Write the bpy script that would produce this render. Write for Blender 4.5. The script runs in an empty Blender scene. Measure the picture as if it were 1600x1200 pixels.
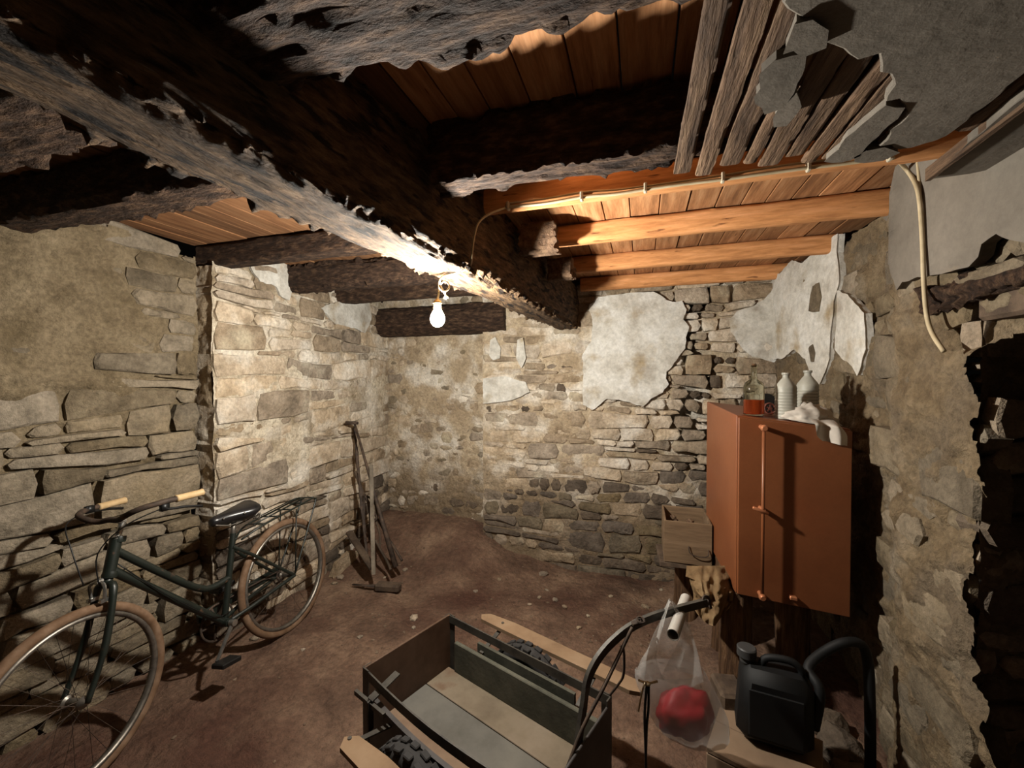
import bpy, bmesh, math, random
import numpy as np
from mathutils import Vector, Matrix, noise as mnoise

random.seed(7); np.random.seed(7)
SC = bpy.context.scene
COL = SC.collection
PI = math.pi

# ------------------------------------------------------------------ camera, world, exposure
CAM = Vector((0.0, 0.0, 1.55)); FPX = 640.0; YAW = math.radians(17.6); HORIZON = 590.0
cam_d = bpy.data.cameras.new('camera'); cam = bpy.data.objects.new('camera', cam_d); COL.objects.link(cam)
cam_d.sensor_width = 36.0; cam_d.lens = 36.0 * FPX / 1600.0
cam_d.clip_start = 0.02
cam.location = CAM
PITCH = math.atan((600.0 - HORIZON) / FPX)
cam.rotation_euler = (PI/2 - PITCH, 0.0, YAW)
SC.camera = cam
world = bpy.data.worlds.new('world'); SC.world = world; world.use_nodes = True
world.node_tree.nodes['Background'].inputs['Color'].default_value = (0.010, 0.009, 0.008, 1)
world.node_tree.nodes['Background'].inputs['Strength'].default_value = 0.12
SC.view_settings.view_transform = 'Standard'; SC.view_settings.look = 'None'
SC.view_settings.gamma = 1.0; SC.view_settings.use_curve_mapping = False
SC.view_settings.exposure = 0.0
BULB_STRENGTH = 4200.0
BULB_COLOR = (1.0, 0.95, 0.85)

R_ = Vector((math.cos(YAW), math.sin(YAW), 0)); F_ = Vector((-math.sin(YAW), math.cos(YAW), 0))
def ray(px, py):                       # direction of a place, per metre of depth
    return R_*((px-800.0)/FPX) + F_ + Vector((0, 0, (HORIZON-py)/FPX))
def at(px, py, t): return CAM + ray(px, py)*t
def onX(px, py, X): r = ray(px, py); return CAM + r*(X/r.x)
def onY(px, py, Y): r = ray(px, py); return CAM + r*(Y/r.y)
def onZ(px, py, Z): r = ray(px, py); return CAM + r*((Z-CAM.z)/r.z)

# ------------------------------------------------------------------ noise
def _h(ix, iy, iz, s):
    n = (ix*374761393 + iy*668265263 + iz*2147483647 + s*974634721) & 0xffffffff
    n = ((n ^ (n >> 13))*1274126177) & 0xffffffff
    n = (n ^ (n >> 16))
    return (n & 0xffff)/32767.5 - 1.0
def vnoise(x, y, z, s=0):
    x, y, z = np.broadcast_arrays(np.asarray(x, float), np.asarray(y, float), np.asarray(z, float))
    ix = np.floor(x).astype(np.int64); iy = np.floor(y).astype(np.int64); iz = np.floor(z).astype(np.int64)
    fx = x-ix; fy = y-iy; fz = z-iz
    fx = fx*fx*(3-2*fx); fy = fy*fy*(3-2*fy); fz = fz*fz*(3-2*fz)
    r = 0
    for dx in (0, 1):
        wx = fx if dx else 1-fx
        for dy in (0, 1):
            wy = fy if dy else 1-fy
            for dz in (0, 1):
                wz = fz if dz else 1-fz
                r = r + wx*wy*wz*_h(ix+dx, iy+dy, iz+dz, s)
    return r
def fbm(x, y, z, s=0, o=4):
    a = 0.5; r = 0; f = 1.0
    for k in range(o):
        r = r + a*vnoise(np.asarray(x)*f, np.asarray(y)*f, np.asarray(z)*f, s+k*17); a *= 0.5; f *= 2.03
    return r
def sstep(a, b, x):
    t = np.clip((np.asarray(x, float)-a)/(b-a), 0, 1); return t*t*(3-2*t)

# ------------------------------------------------------------------ materials
def lin(c):
    return tuple(((v/255.0)/12.92 if v/255.0 <= 0.04045 else ((v/255.0+0.055)/1.055)**2.4) for v in c) + (1.0,)
def mat(name, cols, scale=6.0, rough=0.85, bump=0.3, bscale=60.0, bdist=0.004, rand=0.25, stretch=(1, 1, 1),
        metal=0.0, detail=6.0, spots=None, spot_scale=9.0, spot_lo=0.55, spot_hi=0.65, wash=None, spec=0.25, hue=0.0, grain=0.0, gscale=48.0, zmix=None):
    m = bpy.data.materials.new(name); m.use_nodes = True
    nt = m.node_tree; N = nt.nodes; L = nt.links
    b = N['Principled BSDF']; b.inputs['Roughness'].default_value = rough; b.inputs['Metallic'].default_value = metal
    b.inputs['Specular IOR Level'].default_value = spec
    g = N.new('ShaderNodeNewGeometry'); oi = N.new('ShaderNodeObjectInfo')
    mp = N.new('ShaderNodeMapping'); mp.inputs['Scale'].default_value = stretch
    off = N.new('ShaderNodeVectorMath'); off.operation = 'ADD'
    sc = N.new('ShaderNodeVectorMath'); sc.operation = 'SCALE'; sc.inputs['Scale'].default_value = 7.0 if rand else 0.0
    cmb = N.new('ShaderNodeCombineXYZ')
    for k in range(3): L.new(oi.outputs['Random'], cmb.inputs[k])
    L.new(cmb.outputs[0], sc.inputs[0])
    L.new(g.outputs['Position'], mp.inputs['Vector']); L.new(mp.outputs[0], off.inputs[0]); L.new(sc.outputs[0], off.inputs[1])
    n1 = N.new('ShaderNodeTexNoise'); n1.inputs['Scale'].default_value = scale; n1.inputs['Detail'].default_value = detail
    n1.inputs['Roughness'].default_value = 0.62
    L.new(off.outputs[0], n1.inputs['Vector'])
    cr = N.new('ShaderNodeValToRGB'); el = cr.color_ramp.elements
    n = len(cols)
    el[0].position = 0.3; el[0].color = lin(cols[0]); el[1].position = 0.7; el[1].color = lin(cols[-1])
    for k in range(1, n-1):
        e = el.new(0.3+0.4*k/(n-1)); e.color = lin(cols[k])
    L.new(n1.outputs['Fac'], cr.inputs['Fac'])
    col = cr.outputs['Color']
    def mixc(fac, a, bcol):
        mx = N.new('ShaderNodeMix'); mx.data_type = 'RGBA'
        L.new(fac, mx.inputs['Factor']); L.new(a, mx.inputs[6])
        if hasattr(bcol, 'links'): L.new(bcol, mx.inputs[7])
        else: mx.inputs[7].default_value = lin(bcol)
        return mx.outputs[2]
    def mask(scale_, lo, hi, det=5.0):
        nn = N.new('ShaderNodeTexNoise'); nn.inputs['Scale'].default_value = scale_; nn.inputs['Detail'].default_value = det
        L.new(mp.outputs[0], nn.inputs['Vector'])
        mr = N.new('ShaderNodeMapRange'); mr.inputs['From Min'].default_value = lo; mr.inputs['From Max'].default_value = hi
        L.new(nn.outputs['Fac'], mr.inputs['Value']); return mr.outputs[0]
    if wash:                                       # limewash that has come off in patches
        col = mixc(mask(wash[1], wash[2], wash[3]), col, wash[0])
    if spots: col = mixc(mask(spot_scale, spot_lo, spot_hi), col, spots)
    if zmix:                                       # damp, bare foot of the wall
        nz_ = N.new('ShaderNodeTexNoise'); nz_.inputs['Scale'].default_value = 3.0; nz_.inputs['Detail'].default_value = 5
        L.new(g.outputs['Position'], nz_.inputs['Vector'])
        sx_ = N.new('ShaderNodeSeparateXYZ'); L.new(g.outputs['Position'], sx_.inputs[0])
        ma = N.new('ShaderNodeMath'); ma.operation = 'MULTIPLY_ADD'; ma.inputs[1].default_value = 1.0
        L.new(nz_.outputs['Fac'], ma.inputs[0]); L.new(sx_.outputs['Z'], ma.inputs[2])
        mz = N.new('ShaderNodeMapRange'); mz.inputs['From Min'].default_value = zmix[1]+0.5; mz.inputs['From Max'].default_value = zmix[2]+0.5
        mz.inputs['To Min'].default_value = zmix[3]; mz.inputs['To Max'].default_value = 0.0
        L.new(ma.outputs[0], mz.inputs['Value']); col = mixc(mz.outputs[0], col, zmix[0])
    if grain:
        ng = N.new('ShaderNodeTexNoise'); ng.inputs['Scale'].default_value = gscale; ng.inputs['Detail'].default_value = 8; ng.inputs['Roughness'].default_value = 0.75
        L.new(off.outputs[0], ng.inputs['Vector'])
        mg = N.new('ShaderNodeMapRange'); mg.inputs['From Min'].default_value = 0.3; mg.inputs['From Max'].default_value = 0.62
        mg.inputs['To Min'].default_value = 1-grain; mg.inputs['To Max'].default_value = 1+grain*0.35
        L.new(ng.outputs['Fac'], mg.inputs['Value'])
        hg = N.new('ShaderNodeHueSaturation'); L.new(mg.outputs[0], hg.inputs['Value']); L.new(col, hg.inputs['Color']); col = hg.outputs['Color']
    if rand:
        mr = N.new('ShaderNodeMapRange'); mr.inputs['To Min'].default_value = 1-rand; mr.inputs['To Max'].default_value = 1+rand*0.6
        L.new(oi.outputs['Random'], mr.inputs['Value'])
        hs = N.new('ShaderNodeHueSaturation'); L.new(mr.outputs[0], hs.inputs['Value']); L.new(col, hs.inputs['Color'])
        if hue:
            mm = N.new('ShaderNodeMath'); mm.operation = 'MULTIPLY_ADD'; mm.inputs[1].default_value = 37.7; mm.inputs[2].default_value = 0
            fr = N.new('ShaderNodeMath'); fr.operation = 'FRACT'
            L.new(oi.outputs['Random'], mm.inputs[0]); L.new(mm.outputs[0], fr.inputs[0])
            m2 = N.new('ShaderNodeMapRange'); m2.inputs['To Min'].default_value = 1-hue; m2.inputs['To Max'].default_value = 1+hue
            L.new(fr.outputs[0], m2.inputs['Value']); L.new(m2.outputs[0], hs.inputs['Saturation'])
        col = hs.outputs['Color']
    L.new(col, b.inputs['Base Color'])
    if bump:
        n2 = N.new('ShaderNodeTexNoise'); n2.inputs['Scale'].default_value = bscale; n2.inputs['Detail'].default_value = 6
        n2.inputs['Roughness'].default_value = 0.65
        L.new(off.outputs[0], n2.inputs['Vector'])
        bp = N.new('ShaderNodeBump'); bp.inputs['Strength'].default_value = bump; bp.inputs['Distance'].default_value = bdist
        L.new(n2.outputs['Fac'], bp.inputs['Height']); L.new(bp.outputs[0], b.inputs['Normal'])
    return m
M = {}
WASH = ((218,209,195), 4.5, 0.47, 0.66)
M['stone_wash'] = mat('limewashed_stone', [(146,130,109),(186,168,145),(208,192,170)], scale=9, bump=1.0, bscale=26, bdist=0.022, rand=0.10, hue=0.12, wash=WASH, grain=0.38)
M['stone_dim'] = mat('dim_washed_stone', [(101,90,74),(132,119,100),(150,136,116)], scale=9, bump=1.0, bscale=26, bdist=0.022, rand=0.10, hue=0.12, wash=((140,125,102), 3.5, 0.5, 0.7), grain=0.38)  # darker washed stone; the left wall's edge dimming is partly in this colour
M['stone_tan'] = mat('tan_stone', [(114,100,84),(151,134,113),(174,157,136)], scale=9, bump=1.0, bscale=28, bdist=0.022, rand=0.16, hue=0.15, wash=((186,174,152), 4.5, 0.54, 0.70), grain=0.40)
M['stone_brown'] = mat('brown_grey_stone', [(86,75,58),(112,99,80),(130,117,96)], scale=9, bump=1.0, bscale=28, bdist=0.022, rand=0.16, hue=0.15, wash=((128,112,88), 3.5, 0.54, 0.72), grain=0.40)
M['stone_bare'] = mat('bare_stone', [(78,68,58),(100,88,76),(120,107,93)], scale=9, bump=1.0, bscale=26, bdist=0.022, rand=0.22, hue=0.15, grain=0.38)
M['mortar'] = mat('lime_mortar', [(139,120,97),(181,162,135),(205,189,164)], scale=7, bump=1.0, bscale=46, bdist=0.018, rand=0, spots=(128,107,80), spot_scale=3.5, spot_lo=0.52, spot_hi=0.75, wash=WASH, grain=0.42, zmix=((120,102,80), 0.42, 0.80, 0.9))
M['mortar_wash'] = mat('limewashed_mortar', [(155,140,116),(192,178,156),(214,203,181)], scale=6, bump=1.0, bscale=40, bdist=0.020, rand=0, spots=(136,119,93), spot_scale=3.2, spot_lo=0.52, spot_hi=0.70, wash=WASH, grain=0.40, zmix=((124,107,86), 0.35, 0.8, 0.8))
M['mortar_dim'] = mat('dimmed_earth_render', [(96,82,61),(119,104,81),(133,118,94)], scale=6, bump=1.0, bscale=40, bdist=0.020, rand=0, spots=(92,78,55), spot_scale=3.2, spot_lo=0.52, spot_hi=0.70, wash=((138,122,98), 3.0, 0.5, 0.7), grain=0.40, zmix=((82,68,52), 0.35, 0.8, 0.8))  # darker earth render; dimming towards the view's left edge is also in its colour
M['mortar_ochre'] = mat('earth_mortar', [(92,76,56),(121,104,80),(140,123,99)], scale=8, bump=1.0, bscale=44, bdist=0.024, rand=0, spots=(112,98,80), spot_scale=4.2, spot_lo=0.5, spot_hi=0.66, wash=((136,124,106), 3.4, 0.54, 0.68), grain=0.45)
M['plaster'] = mat('old_wall_plaster', [(160,152,140),(196,192,183),(212,210,205)], scale=6, bump=0.7, bscale=22, bdist=0.014, rand=0, spots=(156,138,108), spot_scale=5, spot_lo=0.56, spot_hi=0.74, grain=0.28, gscale=30)
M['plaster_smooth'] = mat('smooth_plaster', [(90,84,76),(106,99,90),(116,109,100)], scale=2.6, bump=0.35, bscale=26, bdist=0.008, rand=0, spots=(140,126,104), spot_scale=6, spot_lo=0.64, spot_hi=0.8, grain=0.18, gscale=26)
M['earth'] = mat('trodden_earth', [(76,57,46),(112,88,72),(142,117,96)], scale=2.6, bump=1.0, bscale=24, bdist=0.026, rand=0, spots=(80,54,43), spot_scale=1.4, spot_lo=0.46, spot_hi=0.66, grain=0.45, gscale=34)
M['beam'] = mat('old_beam_oak', [(45,32,22),(97,75,53),(128,101,72)], scale=3.0, stretch=(14,3.2,14), bump=1.0, bscale=5.0, bdist=0.035, rand=0, grain=0.6, gscale=5, spots=(36,26,19), spot_scale=2.6, spot_lo=0.56, spot_hi=0.63)
M['old_joist'] = mat('old_joist_wood', [(30,21,16),(66,48,36),(106,82,62)], scale=3.5, stretch=(5,13,13), bump=1.0, bscale=5, bdist=0.03, rand=0.12, grain=0.5, gscale=5)
M['pine'] = mat('sawn_pine', [(158,106,67),(194,136,86),(215,156,108)], scale=2.4, stretch=(2,16,16), bump=0.3, bscale=10, bdist=0.005, rand=0.10, spots=(108,66,40), spot_scale=3.5, spot_lo=0.66, spot_hi=0.72, grain=0.18, gscale=6)
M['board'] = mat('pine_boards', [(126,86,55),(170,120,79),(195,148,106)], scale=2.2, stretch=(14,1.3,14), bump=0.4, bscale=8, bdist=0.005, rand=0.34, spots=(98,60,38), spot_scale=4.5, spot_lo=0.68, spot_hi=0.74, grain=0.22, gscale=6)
M['board_dark'] = mat('dimmed_boards', [(91,60,37),(122,84,54),(140,104,72)], scale=2.2, stretch=(14,1.3,14), bump=0.4, bscale=8, bdist=0.005, rand=0.34, spots=(98,60,38), spot_scale=4.5, spot_lo=0.68, spot_hi=0.74, grain=0.22, gscale=6)  # same boards in darker colours, standing in for dimmer light over the left bay
M['lath'] = mat('rough_lath', [(65,49,37),(100,78,60),(125,101,78)], scale=3.2, stretch=(14,1.6,14), bump=1.0, bscale=6, bdist=0.012, rand=0.22, grain=0.4, gscale=6)
M['dark_wood'] = mat('dark_weathered_wood', [(48,39,32),(80,66,54),(104,88,72)], scale=7, bump=0.6, bscale=30, bdist=0.006, rand=0.18, grain=0.3)
M['grey_wood'] = mat('grey_weathered_wood', [(84,76,66),(122,112,98),(146,134,118)], scale=5, bump=0.4, bscale=30, bdist=0.004, rand=0.12, grain=0.25)
M['bark'] = mat('stump_wood', [(64,44,31),(110,81,57),(146,113,82)], scale=4, stretch=(10,10,1.2), bump=1.0, bscale=8, bdist=0.03, rand=0.15, grain=0.4, gscale=6)
M['iron'] = mat('rusty_iron', [(44,36,32),(68,57,49),(92,74,61)], scale=30, rough=0.7, bump=0.3, bscale=120, bdist=0.002, rand=0.15, metal=0.3)
M['black_steel'] = mat('black_steel', [(20,20,20),(34,33,32)], scale=20, rough=0.42, bump=0.1, bscale=100, bdist=0.001, rand=0, metal=0.4, spec=0.5)
M['cabinet'] = mat('orange_brown_enamel', [(105,58,33),(117,68,40),(125,75,45)], scale=2.2, rough=0.42, bump=0.05, bscale=60, bdist=0.001, rand=0, spots=(120,64,36), spot_scale=2.4, spot_lo=0.56, spot_hi=0.75, spec=0.4, grain=0.1)
M['chrome'] = mat('dull_chrome', [(150,150,146),(190,188,182)], scale=40, rough=0.28, bump=0.05, bscale=80, bdist=0.001, rand=0, metal=0.9, spec=0.5)
def simple(name, c, rough=0.6, metal=0.0, spec=0.3, vary=14, bump=0.1, sc=14, bs=70):
    lo = tuple(max(0, v-vary) for v in c); hi = tuple(min(255, v+vary) for v in c)
    return mat(name, [lo, c, hi], scale=sc, rough=rough, bump=bump, bscale=bs, bdist=0.002, rand=0, metal=metal, spec=spec)

# ------------------------------------------------------------------ objects
def mesh_obj(name, verts, faces, m=None, parent=None, smooth=False, sharp=None):
    base = Vector(parent['_base']) if parent is not None and '_base' in parent else Vector((0, 0, 0))
    me = bpy.data.meshes.new(name)
    me.from_pydata([tuple(Vector(v)-base) for v in verts], [], faces); me.update()
    return _fin(name, me, m, parent, smooth, sharp, base)
def _fin(name, me, m, parent, smooth, sharp, base):
    if smooth:
        me.polygons.foreach_set('use_smooth', [True]*len(me.polygons))
        if sharp: me.set_sharp_from_angle(angle=math.radians(sharp))
    if m: me.materials.append(m)
    o = bpy.data.objects.new(name, me); COL.objects.link(o)
    if parent is not None: o.parent = parent
    o['_base'] = tuple(base)
    return o
def np_obj(name, V, Fq, m=None, parent=None, smooth=True, sharp=None):      # big meshes from arrays, quads
    base = Vector(parent['_base']) if parent is not None and '_base' in parent else Vector((0, 0, 0))
    me = bpy.data.meshes.new(name)
    V = np.asarray(V, float) - np.array(base)
    nf, k = Fq.shape
    me.vertices.add(len(V)); me.vertices.foreach_set('co', V.ravel())
    me.loops.add(nf*k); me.loops.foreach_set('vertex_index', Fq.ravel().astype(np.int32))
    me.polygons.add(nf); me.polygons.foreach_set('loop_start', np.arange(0, nf*k, k, dtype=np.int32))
    me.update(calc_edges=True); me.validate()
    return _fin(name, me, m, parent, smooth, sharp, base)
def bm_obj(name, bm, m=None, parent=None, smooth=False, sharp=None):
    base = Vector(parent['_base']) if parent is not None and '_base' in parent else Vector((0, 0, 0))
    bmesh.ops.recalc_face_normals(bm, faces=bm.faces[:])
    bmesh.ops.translate(bm, verts=bm.verts[:], vec=-base)
    me = bpy.data.meshes.new(name); bm.to_mesh(me); bm.free()
    return _fin(name, me, m, parent, smooth, sharp, base)
def tag(o, label=None, cat=None, group=None, kind=None):
    if label: o['label'] = label
    if cat: o['category'] = cat
    if group: o['group'] = group
    if kind: o['kind'] = kind
    return o
def thing(name, label, cat, loc, group=None):
    o = bpy.data.objects.new(name, None); COL.objects.link(o); o.location = loc; o.empty_display_size = 0.1
    o['_base'] = tuple(loc)
    return tag(o, label, cat, group)
def grid_faces(nu, nv, keep=None):
    i = np.arange(nu-1)[:, None]*nv + np.arange(nv-1)[None, :]
    q = np.stack([i, i+nv, i+nv+1, i+1], -1)
    if keep is not None: return q[keep]
    return q.reshape(-1, 4)

# shapes into a bmesh
def box(bm, c, s, rot=None, bev=0.0):
    r = bmesh.ops.create_cube(bm, size=1.0); vs = r['verts']
    bmesh.ops.scale(bm, vec=s, verts=vs)
    if bev:
        es = list({e for v in vs for e in v.link_edges})
        rb = bmesh.ops.bevel(bm, geom=es, offset=bev, segments=1, affect='EDGES', profile=0.5)
        vs = list({v for f in rb['faces'] for v in f.verts} | {v for v in vs if v.is_valid})
    if rot is not None: bmesh.ops.rotate(bm, cent=(0, 0, 0), matrix=rot, verts=vs)
    bmesh.ops.translate(bm, vec=c, verts=vs)
    return vs
def frame_rot(x, up=(0, 0, 1)):                    # matrix whose columns are x, y, z of a part
    x = Vector(x).normalized(); up = Vector(up)
    if abs(x.dot(up)) > 0.99: up = Vector((0, 1, 0))
    y = up.cross(x).normalized(); z = x.cross(y)
    return Matrix((x, y, z)).transposed()
def bar(bm, a, b, w, h, up=(0, 0, 1), bev=0.0):
    a = Vector(a); b = Vector(b)
    return box(bm, (a+b)/2, ((b-a).length, w, h), frame_rot(b-a, up), bev)
def tube(bm, pts, r, seg=8, closed=False, cap=True, flat=1.0):
    pts = [Vector(p) for p in pts]; n = len(pts)
    rs = r if isinstance(r, (list, tuple)) else [r]*n
    rings = []; prev = None
    for i, p in enumerate(pts):
        if closed: d = (pts[(i+1) % n]-pts[i-1])
        else: d = pts[min(i+1, n-1)]-pts[max(i-1, 0)]
        d.normalize()
        if prev is None:
            ref = Vector((0, 0, 1)) if abs(d.z) < 0.9 else Vector((1, 0, 0))
            nrm = (ref - d*ref.dot(d)).normalized()
        else:
            nrm = (prev - d*prev.dot(d))
            nrm = nrm.normalized() if nrm.length > 1e-6 else prev
        prev = nrm; bn = d.cross(nrm)
        rings.append([bm.verts.new(p + (nrm*math.cos(2*PI*k/seg)*flat + bn*math.sin(2*PI*k/seg))*rs[i]) for k in range(seg)])
    m_ = n if closed else n-1
    for i in range(m_):
        a = rings[i]; b = rings[(i+1) % n]
        for k in range(seg): bm.faces.new((a[k], a[(k+1) % seg], b[(k+1) % seg], b[k]))
    if cap and not closed:
        bm.faces.new(rings[0][::-1]); bm.faces.new(rings[-1])
def smooth_path(pts, n=6):
    pts = [Vector(p) for p in pts]; out = []
    for i in range(len(pts)-1):
        p0 = pts[max(i-1, 0)]; p1 = pts[i]; p2 = pts[i+1]; p3 = pts[min(i+2, len(pts)-1)]
        for k in range(n):
            t = k/n
            out.append(0.5*((2*p1)+(p2-p0)*t+(2*p0-5*p1+4*p2-p3)*t*t+(3*p1-p0-3*p2+p3)*t**3))
    out.append(pts[-1]); return out
def lathe(bm, c, prof, seg=20, axis=(0, 0, 1), capb=True, capt=True):
    rot = Vector((0, 0, 1)).rotation_difference(Vector(axis).normalized()).to_matrix(); c = Vector(c)
    rings = []
    for r, z in prof:
        rings.append([bm.verts.new(c + rot @ Vector((r*math.cos(2*PI*k/seg), r*math.sin(2*PI*k/seg), z))) for k in range(seg)])
    for a, b in zip(rings, rings[1:]):
        for k in range(seg): bm.faces.new((a[k], a[(k+1) % seg], b[(k+1) % seg], b[k]))
    if capb: bm.faces.new(rings[0][::-1])
    if capt: bm.faces.new(rings[-1])
def torus(bm, c, axis, R, r, seg=48, rs=8, rx=1.0):
    ax = Vector(axis).normalized(); rot = Vector((0, 0, 1)).rotation_difference(ax).to_matrix(); c = Vector(c)
    rings = []
    for i in range(seg):
        a = 2*PI*i/seg; ring = []
        for k in range(rs):
            b = 2*PI*k/rs
            ring.append(bm.verts.new(c + rot @ Vector(((R+r*math.cos(b))*math.cos(a), (R+r*math.cos(b))*math.sin(a), r*rx*math.sin(b)))))
        rings.append(ring)
    for i in range(seg):
        a = rings[i]; b = rings[(i+1) % seg]
        for k in range(rs): bm.faces.new((a[k], b[k], b[(k+1) % rs], a[(k+1) % rs]))
def lumpy(bm, c, s, seed=0, amp=0.25, rot=0.0, sub=1, freq=1.7):      # irregular stone
    r = bmesh.ops.create_icosphere(bm, subdivisions=sub, radius=1.0)
    q = Matrix.Rotation(rot, 3, 'Z')
    for v in r['verts']:
        d = v.co.normalized()
        k = 1 + amp*float(fbm(d.x*freq+seed*3.1, d.y*freq, d.z*freq, seed, 2))*2
        v.co = q @ Vector((d.x*s[0]*k, d.y*s[1]*k, d.z*s[2]*k)) + Vector(c)

# rough timber: a beam with hewn, rotten faces. a,b = centre line, w,h section
def timber(name, a, b, w, h, m, parent=None, amp=0.010, res=0.014, seed=0, wane=0.0, fray=0.0, taper=1.0, ends=0.0):
    a = Vector(a); b = Vector(b); L_ = (b-a).length; rot = frame_rot(b-a)
    X, Y, Z = (np.array(rot.col[k]) for k in range(3))
    nl = max(8, int(L_/res)); per = []
    nw = max(3, int(w/res)); nh = max(3, int(h/res))
    for k in range(nw): per.append((-0.5+k/nw, -0.5))
    for k in range(nh): per.append((0.5, -0.5+k/nh))
    for k in range(nw): per.append((0.5-k/nw, 0.5))
    for k in range(nh): per.append((-0.5, 0.5-k/nh))
    per = np.array(per); npr = len(per)
    py = per[:, 0]*w; pz = per[:, 1]*h
    rr = min(0.018, 0.3*min(w, h)) + wane                              # worn arrises
    s = np.linspace(0, L_, nl)
    S = s[:, None]*np.ones(npr)[None, :]; PY = py[None, :]*np.ones(nl)[:, None]; PZ = pz[None, :]*np.ones(nl)[:, None]
    tp = 1 + (taper-1)*S/L_
    PY = PY*tp
    cw = 0.5*w*tp; ch = 0.5*h
    ey = np.clip((np.abs(PY)-(cw-rr))/rr, 0, 1); ez = np.clip((np.abs(PZ)-(ch-rr))/rr, 0, 1)
    e = ey*ez
    PY = PY - np.sign(PY)*e*rr*0.35; PZ = PZ - np.sign(PZ)*e*rr*0.35
    d = amp*(1.2*fbm(S*2.2, PY*9, PZ*9, seed, 3) + 1.1*fbm(S*7, PY*48, PZ*48, seed+5, 3))
    d = d + e*fray*(0.7*vnoise(S*23, PY*40, PZ*40, seed+9)+0.6*vnoise(S*61, PY*60, PZ*60, seed+10))
    pit = np.clip(fbm(S*7, PY*24, PZ*24, seed+31, 3)-0.16, 0, 1); d = d - amp*2.6*pit
    nY = np.where(np.abs(PY)/cw > np.abs(PZ)/ch, np.sign(PY), 0)+np.sign(PY)*e; nZ = np.where(np.abs(PY)/cw > np.abs(PZ)/ch, 0, np.sign(PZ))+np.sign(PZ)*e
    PY = PY + nY*d; PZ = PZ + nZ*d
    S = S + ends*np.where((S < L_*0.02), 1, np.where(S > L_*0.98, -1, 0))*(fbm(PY*30, PZ*30, 0, seed+77, 3))
    V = np.array(a)[None, None, :] + S[..., None]*X + PY[..., None]*Y + PZ[..., None]*Z
    V = V.reshape(-1, 3)
    i = np.arange(nl-1)[:, None]*npr; j = np.arange(npr)[None, :]; j2 = (j+1) % npr
    q = np.stack([i+j, i+j2, i+npr+j2, i+npr+j], -1).reshape(-1, 4)
    c0 = V[:npr].mean(0); c1 = V[-npr:].mean(0)
    V = np.vstack([V, c0, c1]); k0 = len(V)-2
    jj = np.arange(npr); cap0 = np.stack([jj, np.full(npr, k0), np.full(npr, k0), (jj+1) % npr], -1)
    o = np_obj(name, V, q, m, parent, smooth=True, sharp=50)
    # end caps
    bm = bmesh.new(); bm.from_mesh(o.data); bm.verts.ensure_lookup_table()
    for off, ce in ((0, k0), ((nl-1)*npr, k0+1)):
        for t in range(npr):
            v = (bm.verts[off+t], bm.verts[ce], bm.verts[off+(t+1) % npr])
            try: bm.faces.new(v)
            except ValueError: pass
    bmesh.ops.recalc_face_normals(bm, faces=bm.faces[:]); bm.to_mesh(o.data); bm.free()
    return o

# a slab cut to an outline of points, with a given thickness along nrm; ragged edge
def slab(name, pts, nrm, thick, m, parent=None, jag=0.006, seed=0, step=0.02, wav=0.0):
    nrm = Vector(nrm).normalized(); P = []
    n = len(pts)
    for i in range(n):
        a = Vector(pts[i]); b = Vector(pts[(i+1) % n]); k = max(1, int((b-a).length/step))
        for q in range(k):
            p = a.lerp(b, q/k); P.append(p)
    out = []
    for i, p in enumerate(P):
        t = (P[(i+1) % len(P)]-P[i-1]); s = t.cross(nrm)
        if s.length > 1e-9: s.normalize()
        out.append(p + s*jag*2.2*float(fbm(p.x*28, p.y*28, p.z*28, seed, 3)))
    bm = bmesh.new()
    lo = [bm.verts.new(p) for p in out]
    c = sum(out, Vector())/len(out)
    hi = [bm.verts.new(p + nrm*thick*0.75) for p in out]
    hi2 = []
    for i, p in enumerate(out):
        s = (out[(i+1) % len(out)]-out[i-1]).cross(nrm)
        if s.length > 1e-9: s.normalize()
        hi2.append(bm.verts.new(p + nrm*thick*(1+wav*float(vnoise(p.x*6, p.y*6, p.z*6, seed))) - s*min(0.004, thick*0.3)))
    k = len(out)
    for i in range(k):
        j = (i+1) % k
        bm.faces.new((lo[i], lo[j], hi[j], hi[i])); bm.faces.new((hi[i], hi[j], hi2[j], hi2[i]))
    ax_ = max(range(3), key=lambda q: abs(nrm[q])); keepc = [q for q in range(3) if q != ax_]
    from mathutils.geometry import tessellate_polygon
    for tri in tessellate_polygon([[Vector((v.co[keepc[0]], v.co[keepc[1]], 0)) for v in hi2]]):
        try: bm.faces.new([hi2[t] for t in tri])
        except ValueError: pass
    return bm_obj(name, bm, m, parent)

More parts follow.
